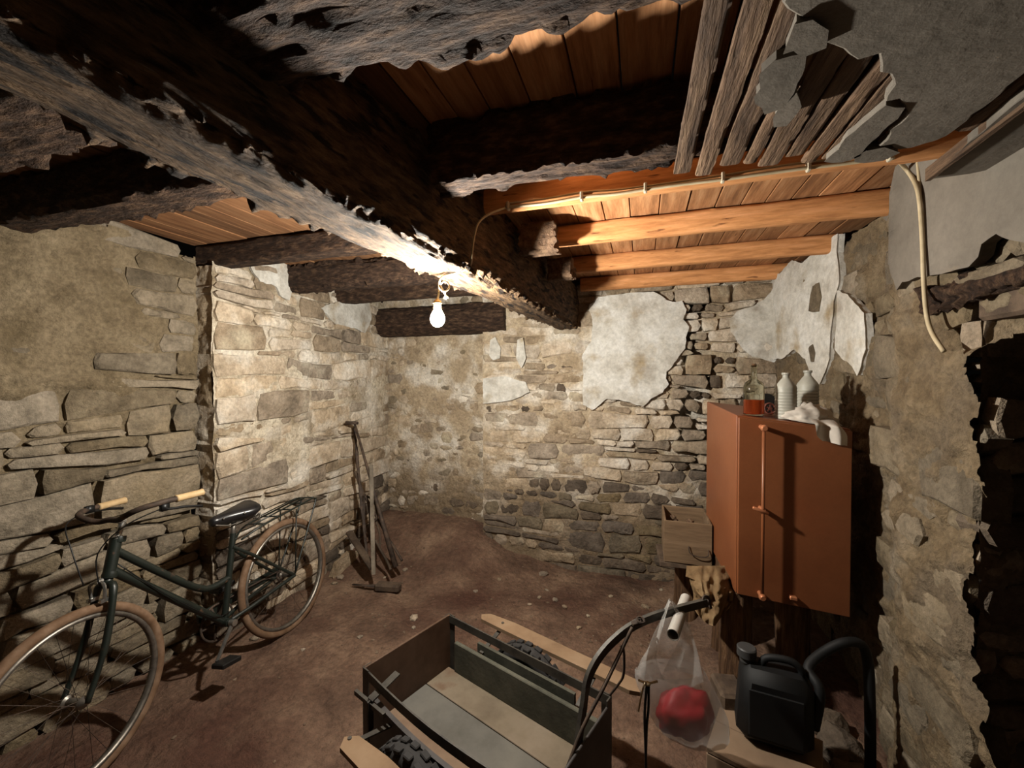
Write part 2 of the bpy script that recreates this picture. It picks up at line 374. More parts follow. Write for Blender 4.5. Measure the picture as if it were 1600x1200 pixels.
# ------------------------------------------------------------------ stone walls
# P(u,z,d) = O + U*u + Z*z + Nn*d ; reg(u,z) -> dict(depth, gap, f, h, asp, m)
def build_wall(name, O, U, Nn, u0, u1, z0, ztop, reg, mort, holes=None, res=0.011, seed=0, mort_fn=None, cap=300, back=0.07, vis=None, edge_back=None, tilt=0.0, amp=1.0, bow=None):
    rnd = random.Random(seed)
    O = np.array(O, float); U = np.array(U, float); Nn = np.array(Nn, float); Zv = np.array((0, 0, 1.0))
    root = thing(name, None, None, tuple(O + U*u0)); root['kind'] = 'structure'
    nu = int((u1-u0)/res)+2; zmax = max(ztop(u) for u in np.linspace(u0, u1, 30)); nz = int((zmax-z0)/res)+2
    u = np.linspace(u0, u1, nu); z = np.linspace(z0, zmax, nz)
    Ug, Zg = np.meshgrid(u, z, indexing='ij')
    dep = mort_fn(Ug, Zg)
    D = -dep + amp*(0.020*fbm(Ug*5, Zg*7, 0.3, seed+1, 3) + 0.014*fbm(Ug*20, Zg*26, 0.7, seed+2, 4))
    if bow is not None: D = D + bow(Ug)
    V = O + Ug[..., None]*U + Zg[..., None]*Zv + D[..., None]*Nn
    uc = (Ug[:-1, :-1]+Ug[1:, 1:])/2; zc = (Zg[:-1, :-1]+Zg[1:, 1:])/2
    top = np.array([ztop(x) for x in u])
    keep = zc < (top[:-1, None] + 0.0)
    if holes is not None: keep &= ~holes(uc, zc)
    mo = np_obj('mortar_face', V.reshape(-1, 3), grid_faces(nu, nz, keep), mort, root, smooth=True)
    # stones in rough courses
    stones = []; zz = z0; k = 0
    def wob(uu, k): return 0.020*math.sin(uu*3.1+k*1.7)+0.028*float(vnoise(uu*2.3, k*7.7, 0, seed+3))+0.010*float(vnoise(uu*9, k*3.3, 0, seed+4))
    while zz < zmax:
        r0 = reg((u0+u1)/2, zz); h = rnd.uniform(*r0['h']); z_lo, z_hi = zz, zz+h
        x = u0
        while x < u1-0.01:
            r = reg(x, (z_lo+z_hi)/2); w = max(0.05, min(0.52, h*rnd.uniform(*r['asp'])))
            xr = min(u1, x+w)
            if u1-xr < 0.05: xr = u1
            cells = [(x, xr, 0.0, 1.0)]
            if h > 0.085 and rnd.random() < r.get('split', 0.3):
                s = rnd.uniform(0.35, 0.65); cells = [(x, xr, 0.0, s), (x, xr, s, 1.0)]
                if rnd.random() < 0.4:
                    xm = x+(xr-x)*rnd.uniform(0.35, 0.65); cells = [(x, xr, 0.0, s), (x, xm, s, 1.0), (xm, xr, s, 1.0)]
            for (xa, xb, sa, sb) in cells:
                g = r['gap']*rnd.uniform(0.5, 1.3); pts = []
                la = z_lo+(z_hi-z_lo)*sa; lb = z_lo+(z_hi-z_lo)*sb
                f0 = lambda q: la + wob(q, k)*(1-sa) + wob(q, k+1)*sa + g/2 + tilt*(q-u0)
                f1 = lambda q: lb + wob(q, k)*(1-sb) + wob(q, k+1)*sb - g/2 + tilt*(q-u0)
                a0, b0 = xa+g/2, xb-g/2; ww = b0-a0
                if ww < 0.02 or f1((a0+b0)/2)-f0((a0+b0)/2) < 0.018: continue
                sl = rnd.uniform(-0.014, 0.014); sr = rnd.uniform(-0.014, 0.014)
                hh = lb-la; cz = min(0.3*hh, 0.013)*rnd.uniform(0.5, 1.6)*r.get('round', 1.0); cx = min(0.25*ww, cz*1.2)
                for q in (0, 0.34, 0.67, 1):
                    qq = a0+cx+(ww-2*cx)*q; pts.append((qq, f0(qq)+rnd.uniform(-0.004, 0.004)))
                pts.append((b0+sr*0.5, (f0(b0)+f1(b0))/2+rnd.uniform(-.2, .2)*hh*0.4))
                for q in (1, 0.6, 0.3, 0):
                    qq = a0+cx+(ww-2*cx)*q; pts.append((qq+(sr if q > .5 else sl), f1(qq)+rnd.uniform(-0.004, 0.004)))
                pts.append((a0+sl*0.5, (f0(a0)+f1(a0))/2+rnd.uniform(-.2, .2)*hh*0.4))
                uc_ = (a0+b0)/2; zc_ = sum(p[1] for p in pts)/len(pts)
                if zc_ > ztop(uc_)+0.01: continue
                if holes is not None and bool(holes(np.array([uc_, a0+0.03, b0-0.03, uc_]), np.array([zc_, zc_, zc_, zc_-hh*0.35])).any()): continue
                if vis is not None and not vis(uc_, zc_): continue
                rr = reg(uc_, zc_)
                f = rnd.gauss(rr['f'], rr.get('fs', 0.007))
                bk = back
                if edge_back and (xa <= u0+1e-6 or xb >= u1-1e-6): bk = edge_back
                stones.append((ww*hh, pts, f, bk, rr['m'](rnd) if callable(rr['m']) else rr['m'], rnd.random(), hh))
            x = xr
        zz += h; k += 1
    stones.sort(key=lambda s: -s[0])
    rub = []
    def smesh(pts, f, bk, rv, hh):
        n = len(pts); cx = sum(p[0] for p in pts)/n; cz = sum(p[1] for p in pts)/n
        if bow is not None: bo = float(bow(cx)); f += bo; bk -= bo
        vs = []; fs = []
        ins = min(0.011, hh*0.16)
        tu = (rv-0.5)*0.05; tz = ((rv*7.3) % 1-0.5)*0.10
        for q, (a, b) in enumerate(pts): vs.append(O+U*a+Zv*b-Nn*bk)
        for q, (a, b) in enumerate(pts): vs.append(O+U*a+Zv*b+Nn*(f-0.009+0.006*((rv*13.7+q*0.37) % 1)))
        for q, (a, b) in enumerate(pts):
            dx, dz = cx-a, cz-b; l = math.hypot(dx, dz)+1e-9; s_ = min(ins*(0.7+0.8*((rv*5.1+q*0.61) % 1)), l*0.4)
            a2, b2 = a+dx/l*s_, b+dz/l*s_
            vs.append(O+U*a2+Zv*b2+Nn*(f+tu*(a2-cx)*1.5+tz*(b2-cz)+0.006*(((rv*3.9+q*0.77) % 1)-0.5)))
        vs.append(O+U*cx+Zv*cz+Nn*(f+0.004))
        for q in range(n):
            p = (q+1) % n
            fs.append((q, p, n+p, n+q)); fs.append((n+q, n+p, 2*n+p, 2*n+q)); fs.append((2*n+q, 2*n+p, 3*n))
        return vs, fs
    # the wall's own direction: flip faces when U x Z opposes Nn
    flip = float(np.dot(np.cross(U, Zv), Nn)) < 0
    for idx, (ar, pts, f, bk, mm, rv, hh) in enumerate(stones):
        vs, fs = smesh(pts, f, bk, rv, hh)
        if flip: fs = [t[::-1] for t in fs]
        if idx < cap: mesh_obj('stone', vs, fs, mm, root, smooth=True, sharp=28)
        else: rub.append((vs, fs, mm))
    if rub:
        vs = []; fs = []
        for a, b, _ in rub:
            o_ = len(vs); vs += a; fs += [tuple(i+o_ for i in t) for t in b]
        r = mesh_obj('small_stones', vs, fs, rub[0][2], root, smooth=True, sharp=28); r['kind'] = 'stuff'
    return root, len(stones)
def pick(*ms):
    return lambda r: M[ms[int(r.random()*len(ms))]]

XL, XL2, YB, YR, XR = -2.48, -2.35, 3.30, 3.43, 0.90
BOARD_Z = 2.33
N1 = lambda u, z, s: float(fbm(u*1.7, z*1.7, 0.5, s, 3))

# left wall, set back part beside the bicycle
def reg_l(u, z):
    n = N1(u, z, 41)
    smooth_ = z > 1.42+0.3*n and u < 1.42+0.3*n
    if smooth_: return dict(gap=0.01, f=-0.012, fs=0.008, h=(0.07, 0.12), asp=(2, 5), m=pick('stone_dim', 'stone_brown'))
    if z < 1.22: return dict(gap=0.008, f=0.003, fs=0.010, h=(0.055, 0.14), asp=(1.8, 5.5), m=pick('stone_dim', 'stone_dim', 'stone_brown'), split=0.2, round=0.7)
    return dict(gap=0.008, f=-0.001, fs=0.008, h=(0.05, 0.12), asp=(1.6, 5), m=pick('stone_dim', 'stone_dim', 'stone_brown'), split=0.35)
def mort_l(u, z):
    n = fbm(u*1.7, z*1.7, 0.5, 41, 3)
    d = 0.015 + 0.03*n + 0.045*sstep(1.3, 0.9, z+0.5*n) + 0.02*sstep(1.3, 1.6, u)*sstep(1.8, 1.2, z)
    sm = sstep(1.36, 1.5, z-0.3*n)*sstep(1.5, 1.34, u-0.3*n)
    return d*(1-sm) - 0.006*sm
tops_l = lambda u: 2.29+0.05*float(vnoise(u*6, 0, 0, 5))+0.03*float(vnoise(u*19, 0, 0, 6)) - 0.03
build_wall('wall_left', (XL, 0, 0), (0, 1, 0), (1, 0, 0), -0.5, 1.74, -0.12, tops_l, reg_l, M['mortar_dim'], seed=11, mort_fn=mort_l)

# left wall, nearer part that runs into the far corner
def reg_l2(u, z):
    if z < 0.62+0.15*N1(u, z, 43): return dict(gap=0.010, f=0.002, fs=0.008, h=(0.06, 0.12), asp=(1.3, 3.6), m=pick('stone_tan', 'stone_bare', 'stone_wash'))
    return dict(gap=0.010, f=-0.001 if u > 1.95 else 0.008, fs=0.006, h=(0.07, 0.15), asp=(1.5, 4.2), m=pick('stone_wash', 'stone_wash', 'stone_tan'), split=0.25)
def mort_l2(u, z):
    n = fbm(u*2.1, z*2.1, 0.9, 47, 3)
    return 0.014 + 0.03*n + 0.012*sstep(0.7, 0.4, z)
tops_l2 = lambda u: (2.19 if u < 1.86 else 2.30)+0.04*float(vnoise(u*6, 0, 0, 15))+0.05*float(vnoise(u*11, 0, 0, 16))
build_wall('wall_left', (XL2, 0, 0), (0, 1, 0), (1, 0, 0), 1.735, 3.47, -0.12, tops_l2, reg_l2, M['mortar_wash'], seed=12, mort_fn=mort_l2, edge_back=0.17)
# its end, facing the camera side, between the two planes
def reg_e(u, z): return dict(gap=0.008, f=-0.03, fs=0.004, h=(0.08, 0.16), asp=(2, 3), m=M['stone_tan'])
build_wall('wall_left', (0, 1.735, 0), (1, 0, 0), (0, -1, 0), XL-0.05, XL2-0.02, -0.1, lambda u: 2.2, reg_e, M['mortar'], seed=13, mort_fn=lambda u, z: 0.0*u+0.004)

# far wall: recess at the left, main face at the right
def reg_b0(u, z): return dict(gap=0.008, f=-0.004, fs=0.007, h=(0.045, 0.085), asp=(1.2, 3.0), m=pick('stone_wash', 'stone_wash', 'stone_tan', 'stone_tan', 'stone_dim') if z > 0.55 else pick('stone_bare', 'stone_tan', 'stone_wash'), split=0.1, round=1.4)
def mort_b0(u, z): return 0.002+0.02*fbm(u*3, z*3, 0.2, 51, 3)
build_wall('wall_back', (0, YR, 0), (1, 0, 0), (0, -1, 0), XL2-0.02, -1.30, -0.05, lambda u: 2.3, reg_b0, M['mortar'], seed=21, mort_fn=mort_b0)
def crk(u, z): return np.exp(-((u-0.36-0.06*np.sin(z*9))/0.09)**2)*sstep(1.0, 1.25, z) + 0.9*np.exp(-((u-0.42)/0.12)**2)*sstep(0.8, 0.95, z)*sstep(1.35, 1.2, z)
def reg_b(u, z):
    n = N1(u, z, 53)
    if z < 0.72+0.2*n+0.12*(u+0.6):
        return dict(gap=0.014, f=0.007, fs=0.007, h=(0.055, 0.11), asp=(1.3, 3.6), m=pick('stone_bare', 'stone_bare', 'stone_brown', 'stone_tan'), split=0.25, round=1.1)
    if float(crk(u, z)) > 0.35: return dict(gap=0.017, f=0.002, fs=0.011, h=(0.05, 0.13), asp=(0.9, 2.6), m=pick('stone_tan', 'stone_wash'), split=0.5)
    if u > -0.2: return dict(gap=0.011, f=0.001, fs=0.009, h=(0.05, 0.12), asp=(1.2, 4.0), m=pick('stone_tan', 'stone_wash'), split=0.4)
    return dict(gap=0.009, f=-0.002, fs=0.006, h=(0.06, 0.12), asp=(1.5, 4.5), m=pick('stone_wash', 'stone_wash', 'stone_tan'), split=0.3)
def mort_b(u, z):
    n = fbm(u*2.3, z*2.3, 0.4, 57, 3)
    low = sstep(0.85, 0.65, z-0.2*n)
    d = 0.005 + 0.02*n + 0.03*sstep(-0.35, 0.15, u+0.4*n)*(1-low) + 0.10*crk(u, z)
    return d*(1-low) + low*(0.006+0.006*n)
build_wall('wall_back', (0, YB, 0), (1, 0, 0), (0, -1, 0), -1.31, XR+0.02, -0.08, lambda u: 2.30, reg_b, M['mortar'], seed=22, mort_fn=mort_b)

# right wall with the doorway
def door_edge(z): return 1.50 - 0.04*sstep(0.9, 0.6, z)*1 + 0.035*vnoise(z*7, 0.5, 0, 71) + 0.03*vnoise(z*17, 0.5, 0, 72) - 0.10*sstep(0.9, 0.0, z)
def hole_r(u, z): return ((u < door_edge(z)) & (u > 0.55) & (z < 1.66+0.02*vnoise(u*14, 0.2, 0, 73))) 
def bow_r(u): return -0.105*sstep(1.84, 2.12, u)*sstep(3.30, 2.55, u)      # the wall is hollowed behind the cabinet
def reg_r(u, z):
    if 1.62 < z < 1.84 and u < 1.66: return dict(gap=0.02, f=0.012, fs=0.02, h=(0.06, 0.12), asp=(1.2, 2.6), m=pick('stone_brown', 'stone_bare'), split=0.3, round=1.5)
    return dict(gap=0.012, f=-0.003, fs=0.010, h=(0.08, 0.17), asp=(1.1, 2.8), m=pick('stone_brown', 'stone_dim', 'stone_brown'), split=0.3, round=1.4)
def mort_r(u, z):
    n = fbm(u*2.6, z*2.6, 0.1, 77, 3)
    return -0.004+0.02*n + 0.05*sstep(1.62, 1.66, z)*sstep(1.66, 1.58, u) + 0.012*sstep(0.7, 0.4, z)
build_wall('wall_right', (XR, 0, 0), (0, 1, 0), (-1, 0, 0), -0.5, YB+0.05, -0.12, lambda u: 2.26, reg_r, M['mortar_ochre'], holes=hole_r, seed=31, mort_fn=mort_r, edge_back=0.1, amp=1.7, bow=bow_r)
# door reveal, running away from the room, and the dark passage behind
def reg_j(u, z): return dict(gap=0.014, f=0.004, fs=0.012, h=(0.07, 0.14), asp=(1.0, 2.4), m=pick('stone_tan', 'stone_bare'))
build_wall('wall_right', (XR, 1.50, 0), (0.97, 0.24, 0), (0.24, -0.97, 0), 0.02, 0.75, -0.1, lambda u: 1.75, reg_j, M['mortar_ochre'], seed=32, mort_fn=lambda u, z: 0.0*u+0.01)
bm = bmesh.new()
box(bm, (1.85, 1.0, 1.1), (0.06, 2.4, 2.6)); 
tag(bm_obj('wall_passage', bm, M['stone_bare']), kind='structure')
bm = bmesh.new(); box(bm, (1.28, 1.02, 1.76), (0.74, 1.0, 0.1), bev=0.01)
tag(bm_obj('trim_1', bm, M['dark_wood']), kind='structure')

# ------------------------------------------------------------------ floor
def floor_h(x, y):
    x = np.asarray(x, float); y = np.asarray(y, float)
    z = 0.19*sstep(2.55, 3.4, y)*sstep(-1.0, -1.5, x)
    z = z + 0.07*sstep(2.9, 3.3, y)*sstep(-0.6, -1.2, x)
    z = z + 0.10*sstep(0.1, 0.6, x)*sstep(2.0, 2.9, y)
    return z
nx, ny = 260, 250
gx = np.linspace(-2.62, 1.85, nx); gy = np.linspace(-0.6, 3.55, ny)
GX, GY = np.meshgrid(gx, gy, indexing='ij')
GZ = floor_h(GX, GY) + 0.028*fbm(GX*2.2, GY*2.2, 0, 91, 4) + 0.016*fbm(GX*11, GY*11, 0, 92, 4)
def floor_at(x, y): return float(floor_h(x, y) + 0.028*fbm(x*2.2, y*2.2, 0, 91, 4) + 0.016*fbm(x*11, y*11, 0, 92, 4))
tag(np_obj('floor', np.stack([GX, GY, GZ], -1).reshape(-1, 3), grid_faces(nx, ny), M['earth']), kind='structure')
def onfloor(px, py):
    p = onZ(px, py, 0.0)
    for _ in range(4): p = onZ(px, py, floor_at(p.x, p.y))
    return p

# ------------------------------------------------------------------ ceiling boards
ceil = thing('ceiling', None, None, (0, 0, BOARD_Z)); ceil['kind'] = 'structure'
x = XL-0.05; k = 0
while x < XR+0.14:
    w = random.uniform(0.095, 0.135)
    bm = bmesh.new(); dz = random.uniform(-0.002, 0.003)
    box(bm, (x+w/2, 1.4, BOARD_Z+0.012+dz), (w-random.uniform(0.002, 0.006), 4.1, 0.024), bev=0.002)
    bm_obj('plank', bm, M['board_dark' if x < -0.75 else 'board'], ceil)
    x += w; k += 1

# ------------------------------------------------------------------ plaster left on the walls
def wall_patch(name, pix, plane, val, nrm, thick, m, parent, jag=0.006, seed=0):
    f = {'X': onX, 'Y': onY}[plane]
    if val == XR:
        def f(a, b, val):
            p = onX(a, b, val)
            for _ in range(8): p = onX(a, b, val-float(bow_r(p.y)))
            return p
    pts = [f(a, b, val) for a, b in pix]
    if val != XR: return slab(name, pts, nrm, thick, m, parent, jag=jag, seed=seed)
    for p in pts: p.x = XR
    o = slab(name, pts, nrm, thick, m, parent, jag=jag, seed=seed)       # laid flat, then bent to the hollow of the wall
    bm = bmesh.new(); bm.from_mesh(o.data)
    for _ in range(4):
        es = [e for e in bm.edges if e.calc_length() > 0.05]
        if not es: break
        bmesh.ops.subdivide_edges(bm, edges=es, cuts=1); bmesh.ops.triangulate(bm, faces=[q for q in bm.faces if len(q.verts) > 3])
    by = o['_base'][1]; bz = o['_base'][2]
    for v in bm.verts: v.co.x -= float(bow_r(v.co.y+by)) + 0.004*float(fbm((v.co.y+by)*6, (v.co.z+bz)*6, 0, seed, 2))
    bm.to_mesh(o.data); bm.free(); return o
roots = [o for o in COL.objects if o.name.startswith('wall_')]
WB = [o for o in roots if o.name.startswith('wall_back') and o.type == 'EMPTY'][1]
WR = [o for o in roots if o.name.startswith('wall_right') and o.type == 'EMPTY'][0]
WL2 = [o for o in roots if o.name.startswith('wall_left') and o.type == 'EMPTY'][1]
wall_patch('plaster_patch', [(934,466),(985,460),(1020,458),(1036,468),(1050,474),(1064,472),(1070,485),(1066,500),(1074,512),(1070,528),(1070,545),(1058,558),(1050,572),(1040,580),(1038,592),(1044,600),(1034,612),(1016,622),(1005,635),(985,628),(968,624),(948,622),(936,632),(926,640),(912,632),(913,600),(912,555),(920,540),(926,532),(927,500),(922,486)], 'Y', YB-0.002, (0,-1,0), 0.028, M['plaster'], WB, 0.007, 3)
wall_patch('plaster_patch', [(1140,500),(1150,488),(1175,480),(1192,470),(1212,446),(1216,470),(1216,560),(1208,566),(1190,560),(1175,556),(1160,545),(1150,530),(1142,518)], 'Y', YB-0.002, (0,-1,0), 0.018, M['plaster'], WB, 0.007, 4)
for pix, sd in (([(768,532),(775,528),(783,545),(782,560),(772,562),(766,556)], 5), ([(810,532),(818,528),(822,560),(816,575),(808,560)], 6), ([(757,592),(790,588),(822,598),(828,612),(800,625),(757,630)], 7)):
    wall_patch('plaster_patch', pix, 'Y', YB-0.004, (0,-1,0), 0.022, M['plaster'], WB, 0.004, sd)
wall_patch('plaster_patch', [(1206,440),(1225,428),(1245,408),(1262,412),(1290,385),(1318,366),(1316,395),(1322,440),(1313,470),(1308,520),(1306,560),(1300,580),(1291,600),(1280,590),(1268,560),(1250,545),(1230,560),(1206,560)], 'X', XR, (-1,0,0), 0.034, M['plaster'], WR, 0.006, 8)
wall_patch('plaster_patch', [(1318,455),(1335,462),(1350,478),(1362,490),(1364,515),(1365,545),(1358,570),(1352,585),(1345,570),(1330,560),(1316,545),(1318,500)], 'X', XR, (-1,0,0), 0.034, M['plaster'], WR, 0.005, 9)
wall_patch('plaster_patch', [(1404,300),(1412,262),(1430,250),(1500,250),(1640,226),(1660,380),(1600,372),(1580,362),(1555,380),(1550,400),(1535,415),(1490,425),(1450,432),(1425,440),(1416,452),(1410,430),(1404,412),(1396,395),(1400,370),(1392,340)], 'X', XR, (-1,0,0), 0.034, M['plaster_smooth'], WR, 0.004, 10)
wall_patch('plaster_patch', [(386,412),(415,406),(440,412),(462,420),(458,445),(450,470),(436,462),(430,448),(405,440)], 'X', XL2-0.004, (1,0,0), 0.02, M['plaster'], WL2, 0.006, 11)
wall_patch('plaster_patch', [(500,482),(520,474),(575,468),(578,500),(568,520),(550,512),(520,505)], 'X', XL2-0.006, (1,0,0), 0.02, M['plaster'], WL2, 0.006, 12)

# ------------------------------------------------------------------ timbers
tag(timber('ceiling_beam', (-0.93, -0.3, 2.185), (-0.585, 3.40, 2.125), 0.245, 0.37, M['beam'], amp=0.009, res=0.010, seed=3, wane=0.03, fray=0.016, taper=0.86),
    'massive rough hewn ceiling beam running to the far wall above the light bulb', 'beam')
def joist(name, y, x0, x1, zb, zt, w, m, label, cat='joist', group=None, amp=0.004, seed=0, res=0.02, dy=0.0, dz=0.0, **k):
    o = timber(name, (x0, y, (zb+zt)/2), (x1, y+dy, (zb+zt)/2+dz), w, zt-zb, m, amp=amp, seed=seed, res=res, **k)
    return tag(o, label, cat, group)
joist('sawn_joist', 1.60, -0.62, XR+0.12, 2.225, 2.328, 0.06, M['pine'], 'new sawn joist along which the pale cable is clipped', group='new pine joists', seed=21, amp=0.002, res=0.02)
joist('sawn_joist', 2.10, -0.52, XR+0.12, 2.225, 2.328, 0.065, M['pine'], 'second new orange pine joist, next behind the one carrying the cable', group='new pine joists', seed=22, amp=0.002, res=0.02)
joist('sawn_joist', 2.66, -0.48, XR+0.12, 2.225, 2.328, 0.065, M['pine'], 'third new orange pine joist from the cable', group='new pine joists', seed=23, amp=0.002, res=0.02)
joist('sawn_joist', 3.235, -0.46, XR+0.12, 2.225, 2.328, 0.065, M['pine'], 'last new orange pine joist, lying against the top of the far wall', group='new pine joists', seed=24, amp=0.002, res=0.02)
joist('old_joist', 0.60, XL-0.02, XR+0.05, 2.15, 2.325, 0.25, M['old_joist'], 'thick old rotten joist nearest the viewer, its bark rough underside dimly lit', group='old dark joists', seed=25, amp=0.010, res=0.012, fray=0.010, wane=0.03)
joist('old_joist', 1.19, -0.63, XR+0.02, 2.150, 2.32, 0.11, M['old_joist'], 'rotten crumbling old joist ending in the air beside the big beam', group='old dark joists', seed=26, amp=0.011, res=0.009, fray=0.010, wane=0.0, ends=0.05)
joist('old_joist', 1.00, XL-0.02, -0.95, 2.16, 2.325, 0.14, M['old_joist'], 'dim old joist left of the big beam, next in front of the lit planks', group='old dark joists', seed=27, amp=0.008, fray=0.01)
joist('old_joist', 1.80, XL-0.02, -0.83, 2.20, 2.325, 0.12, M['old_joist'], 'dark squared old joist left of the beam resting on the wall step', group='old dark joists', seed=28, amp=0.005)
joist('old_joist', 2.30, XL2-0.06, -0.78, 2.15, 2.325, 0.13, M['old_joist'], 'old joist with a reddish rotten face, between the squared joist and the lintel', group='old dark joists', seed=29, amp=0.012, res=0.012, fray=0.015, wane=0.02)
joist('old_joist', 2.80, XL2-0.06, -0.72, 2.16, 2.325, 0.13, M['old_joist'], 'old dark joist just in front of the log lintel', group='old dark joists', seed=30, amp=0.006)
joist('log_lintel', 3.36, XL2-0.05, -1.10, 1.935, 2.20, 0.26, M['old_joist'], 'dark rounded log lintel over the recess behind the bulb', cat='lintel', seed=31, amp=0.010, res=0.012, wane=0.07)
joist('joist_stub', 1.97, -0.56, -0.40, 2.155, 2.30, 0.13, M['lath'], 'larger sawn off stub of an old joist sticking out beside the beam', group='sawn off joist stubs', seed=32, amp=0.008, res=0.008, wane=0.01, ends=0.03)
joist('joist_stub', 2.42, -0.54, -0.39, 2.13, 2.26, 0.10, M['lath'], 'smaller sawn off stub between the second and third new joists', group='sawn off joist stubs', seed=33, amp=0.008, res=0.008, wane=0.01, ends=0.03)
tag(timber('door_lintel', (XR+0.015, 0.50, 1.83), (XR+0.02, 1.70, 1.80), 0.10, 0.085, M['old_joist'], amp=0.012, res=0.010, seed=35, fray=0.02, wane=0.02),
    'crumbling old wood lintel in the right wall above the dark doorway', 'lintel')

# ------------------------------------------------------------------ lath and plaster at the right
LZ = 2.125
lp = thing('lath_ceiling', 'broken lath and plaster ceiling panel, grey plaster fallen off bare laths', 'ceiling panel', (0.45, 0.8, LZ))
x = 0.085
rl = random.Random(5)
while x < 0.72:
    w = rl.uniform(0.030, 0.052)
    y1 = rl.uniform(1.245, 1.30); dx = rl.uniform(-0.012, 0.022); zz = LZ+rl.choice((0.0, 0.0, 0.012))
    o = timber('lath', (x+w/2+dx, -0.35, zz+0.010), (x+w/2, y1, zz+0.010), w, 0.014, M['lath'], lp, amp=0.0016, res=0.009, seed=int(x*1000), fray=0.001)
    x += w+rl.uniform(0.004, 0.020)
zp = LZ-0.002
def ceil_patch(pix, th, m, seed, z=zp, jag=0.011, name='plaster_sheet', parent=lp): 
    return slab(name, [onZ(a, b, z) for a, b in pix], (0, 0, -1), th, m, parent, jag=jag, seed=seed)
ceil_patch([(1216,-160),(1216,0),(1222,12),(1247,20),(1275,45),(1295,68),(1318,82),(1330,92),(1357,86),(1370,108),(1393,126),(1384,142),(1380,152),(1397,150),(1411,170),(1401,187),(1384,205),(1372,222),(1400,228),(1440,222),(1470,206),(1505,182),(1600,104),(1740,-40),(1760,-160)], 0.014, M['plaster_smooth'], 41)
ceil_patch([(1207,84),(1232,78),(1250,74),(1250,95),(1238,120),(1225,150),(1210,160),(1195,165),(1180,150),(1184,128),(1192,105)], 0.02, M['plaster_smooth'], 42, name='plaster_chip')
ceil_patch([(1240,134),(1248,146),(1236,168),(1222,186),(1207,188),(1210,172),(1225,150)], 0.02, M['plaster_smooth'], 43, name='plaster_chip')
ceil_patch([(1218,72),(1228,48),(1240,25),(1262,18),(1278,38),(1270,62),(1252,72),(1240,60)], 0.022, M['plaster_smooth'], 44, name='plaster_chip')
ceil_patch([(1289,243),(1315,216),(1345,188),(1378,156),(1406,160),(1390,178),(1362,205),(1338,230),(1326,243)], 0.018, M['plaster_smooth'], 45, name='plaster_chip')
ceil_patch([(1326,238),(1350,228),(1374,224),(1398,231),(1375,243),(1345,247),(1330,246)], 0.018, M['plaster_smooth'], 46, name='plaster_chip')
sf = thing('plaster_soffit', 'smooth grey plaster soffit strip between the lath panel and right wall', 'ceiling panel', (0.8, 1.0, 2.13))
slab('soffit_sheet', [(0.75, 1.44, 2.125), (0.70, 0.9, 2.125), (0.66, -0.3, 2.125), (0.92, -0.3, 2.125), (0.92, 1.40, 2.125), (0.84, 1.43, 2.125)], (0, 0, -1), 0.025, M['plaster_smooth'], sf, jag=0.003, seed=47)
bm = bmesh.new(); bar(bm, (0.748, 1.43, 2.108), (0.655, -0.3, 2.108), 0.012, 0.034); bm_obj('edge_batten', bm, M['lath'], sf)

# ------------------------------------------------------------------ cable and lamp
M['cable'] = simple('cream_cable', (176, 160, 130), rough=0.5)
M['clip'] = simple('cable_clip', (170, 160, 140), rough=0.5)
cb = thing('electric_cable', 'pale electric cable clipped along the new joist and down the right wall', 'cable', (0.2, 1.55, 2.23))
cy, cz = 1.562, 2.228
xs = [at(790, 330, 1.6).x, -0.2, 0.0, 0.2, 0.4, 0.6, 0.70]
def jx(px): r = ray(px, 300); return r.x*(cy/r.y)
path = [Vector((jx(p), cy, cz + 0.003*math.sin(p*0.05))) for p in (790, 850, 910, 960, 1007, 1060, 1127, 1190, 1260, 1330, 1385)]
down = [onX(1410, 266, XR-0.045), onX(1426, 290, XR-0.045), onX(1433, 320, XR-0.045), onX(1438, 380, XR-0.045), onX(1441, 440, XR-0.045), onX(1446, 490, XR-0.045), onX(1455, 520, XR-0.045), onX(1474, 549, XR-0.045)]
bm = bmesh.new(); tube(bm, smooth_path(path+down, 4), 0.0065, 8); bm_obj('conduit', bm, M['cable'], cb, smooth=True)
bm = bmesh.new(); tube(bm, smooth_path([p+Vector((0, 0.004, 0.016+0.004*math.sin(i))) for i, p in enumerate(path[:-1])], 4), 0.004, 6); bm_obj('thin_wire', bm, M['cable'], cb, smooth=True)
bm = bmesh.new(); tube(bm, smooth_path([onX(1428, 252, XR-0.03), onX(1431, 280, XR-0.035), onX(1436, 330, XR-0.035)], 4), 0.005, 6); bm_obj('second_wire', bm, M['cable'], cb, smooth=True)
for px in (794, 908, 1007, 1127, 1260, 1386):
    bm = bmesh.new(); box(bm, (jx(px), cy+0.002, cz+0.006), (0.012, 0.022, 0.034), bev=0.003); bm_obj('clip', bm, M['clip'], cb)

LB = at(684, 496, 1.70)
lamp = thing('hanging_light_bulb', 'bare glowing light bulb hanging by its cord below the big beam', 'light bulb', LB)
bm = bmesh.new()
lathe(bm, LB, [(0.004, -0.040), (0.016, -0.036), (0.026, -0.024), (0.030, -0.008), (0.028, 0.006), (0.021, 0.020), (0.015, 0.030)], 16)
em = bpy.data.materials.new('lit_bulb'); em.use_nodes = True
for n_ in list(em.node_tree.nodes): em.node_tree.nodes.remove(n_)
e_ = em.node_tree.nodes.new('ShaderNodeEmission'); o_ = em.node_tree.nodes.new('ShaderNodeOutputMaterial')
e_.inputs['Color'].default_value = (*BULB_COLOR, 1); e_.inputs['Strength'].default_value = BULB_STRENGTH
em.node_tree.links.new(e_.outputs[0], o_.inputs[0])
bm_obj('bulb_glass', bm, em, lamp, smooth=True)
M['brass'] = simple('brass_socket', (160, 130, 80), rough=0.4, metal=0.6)
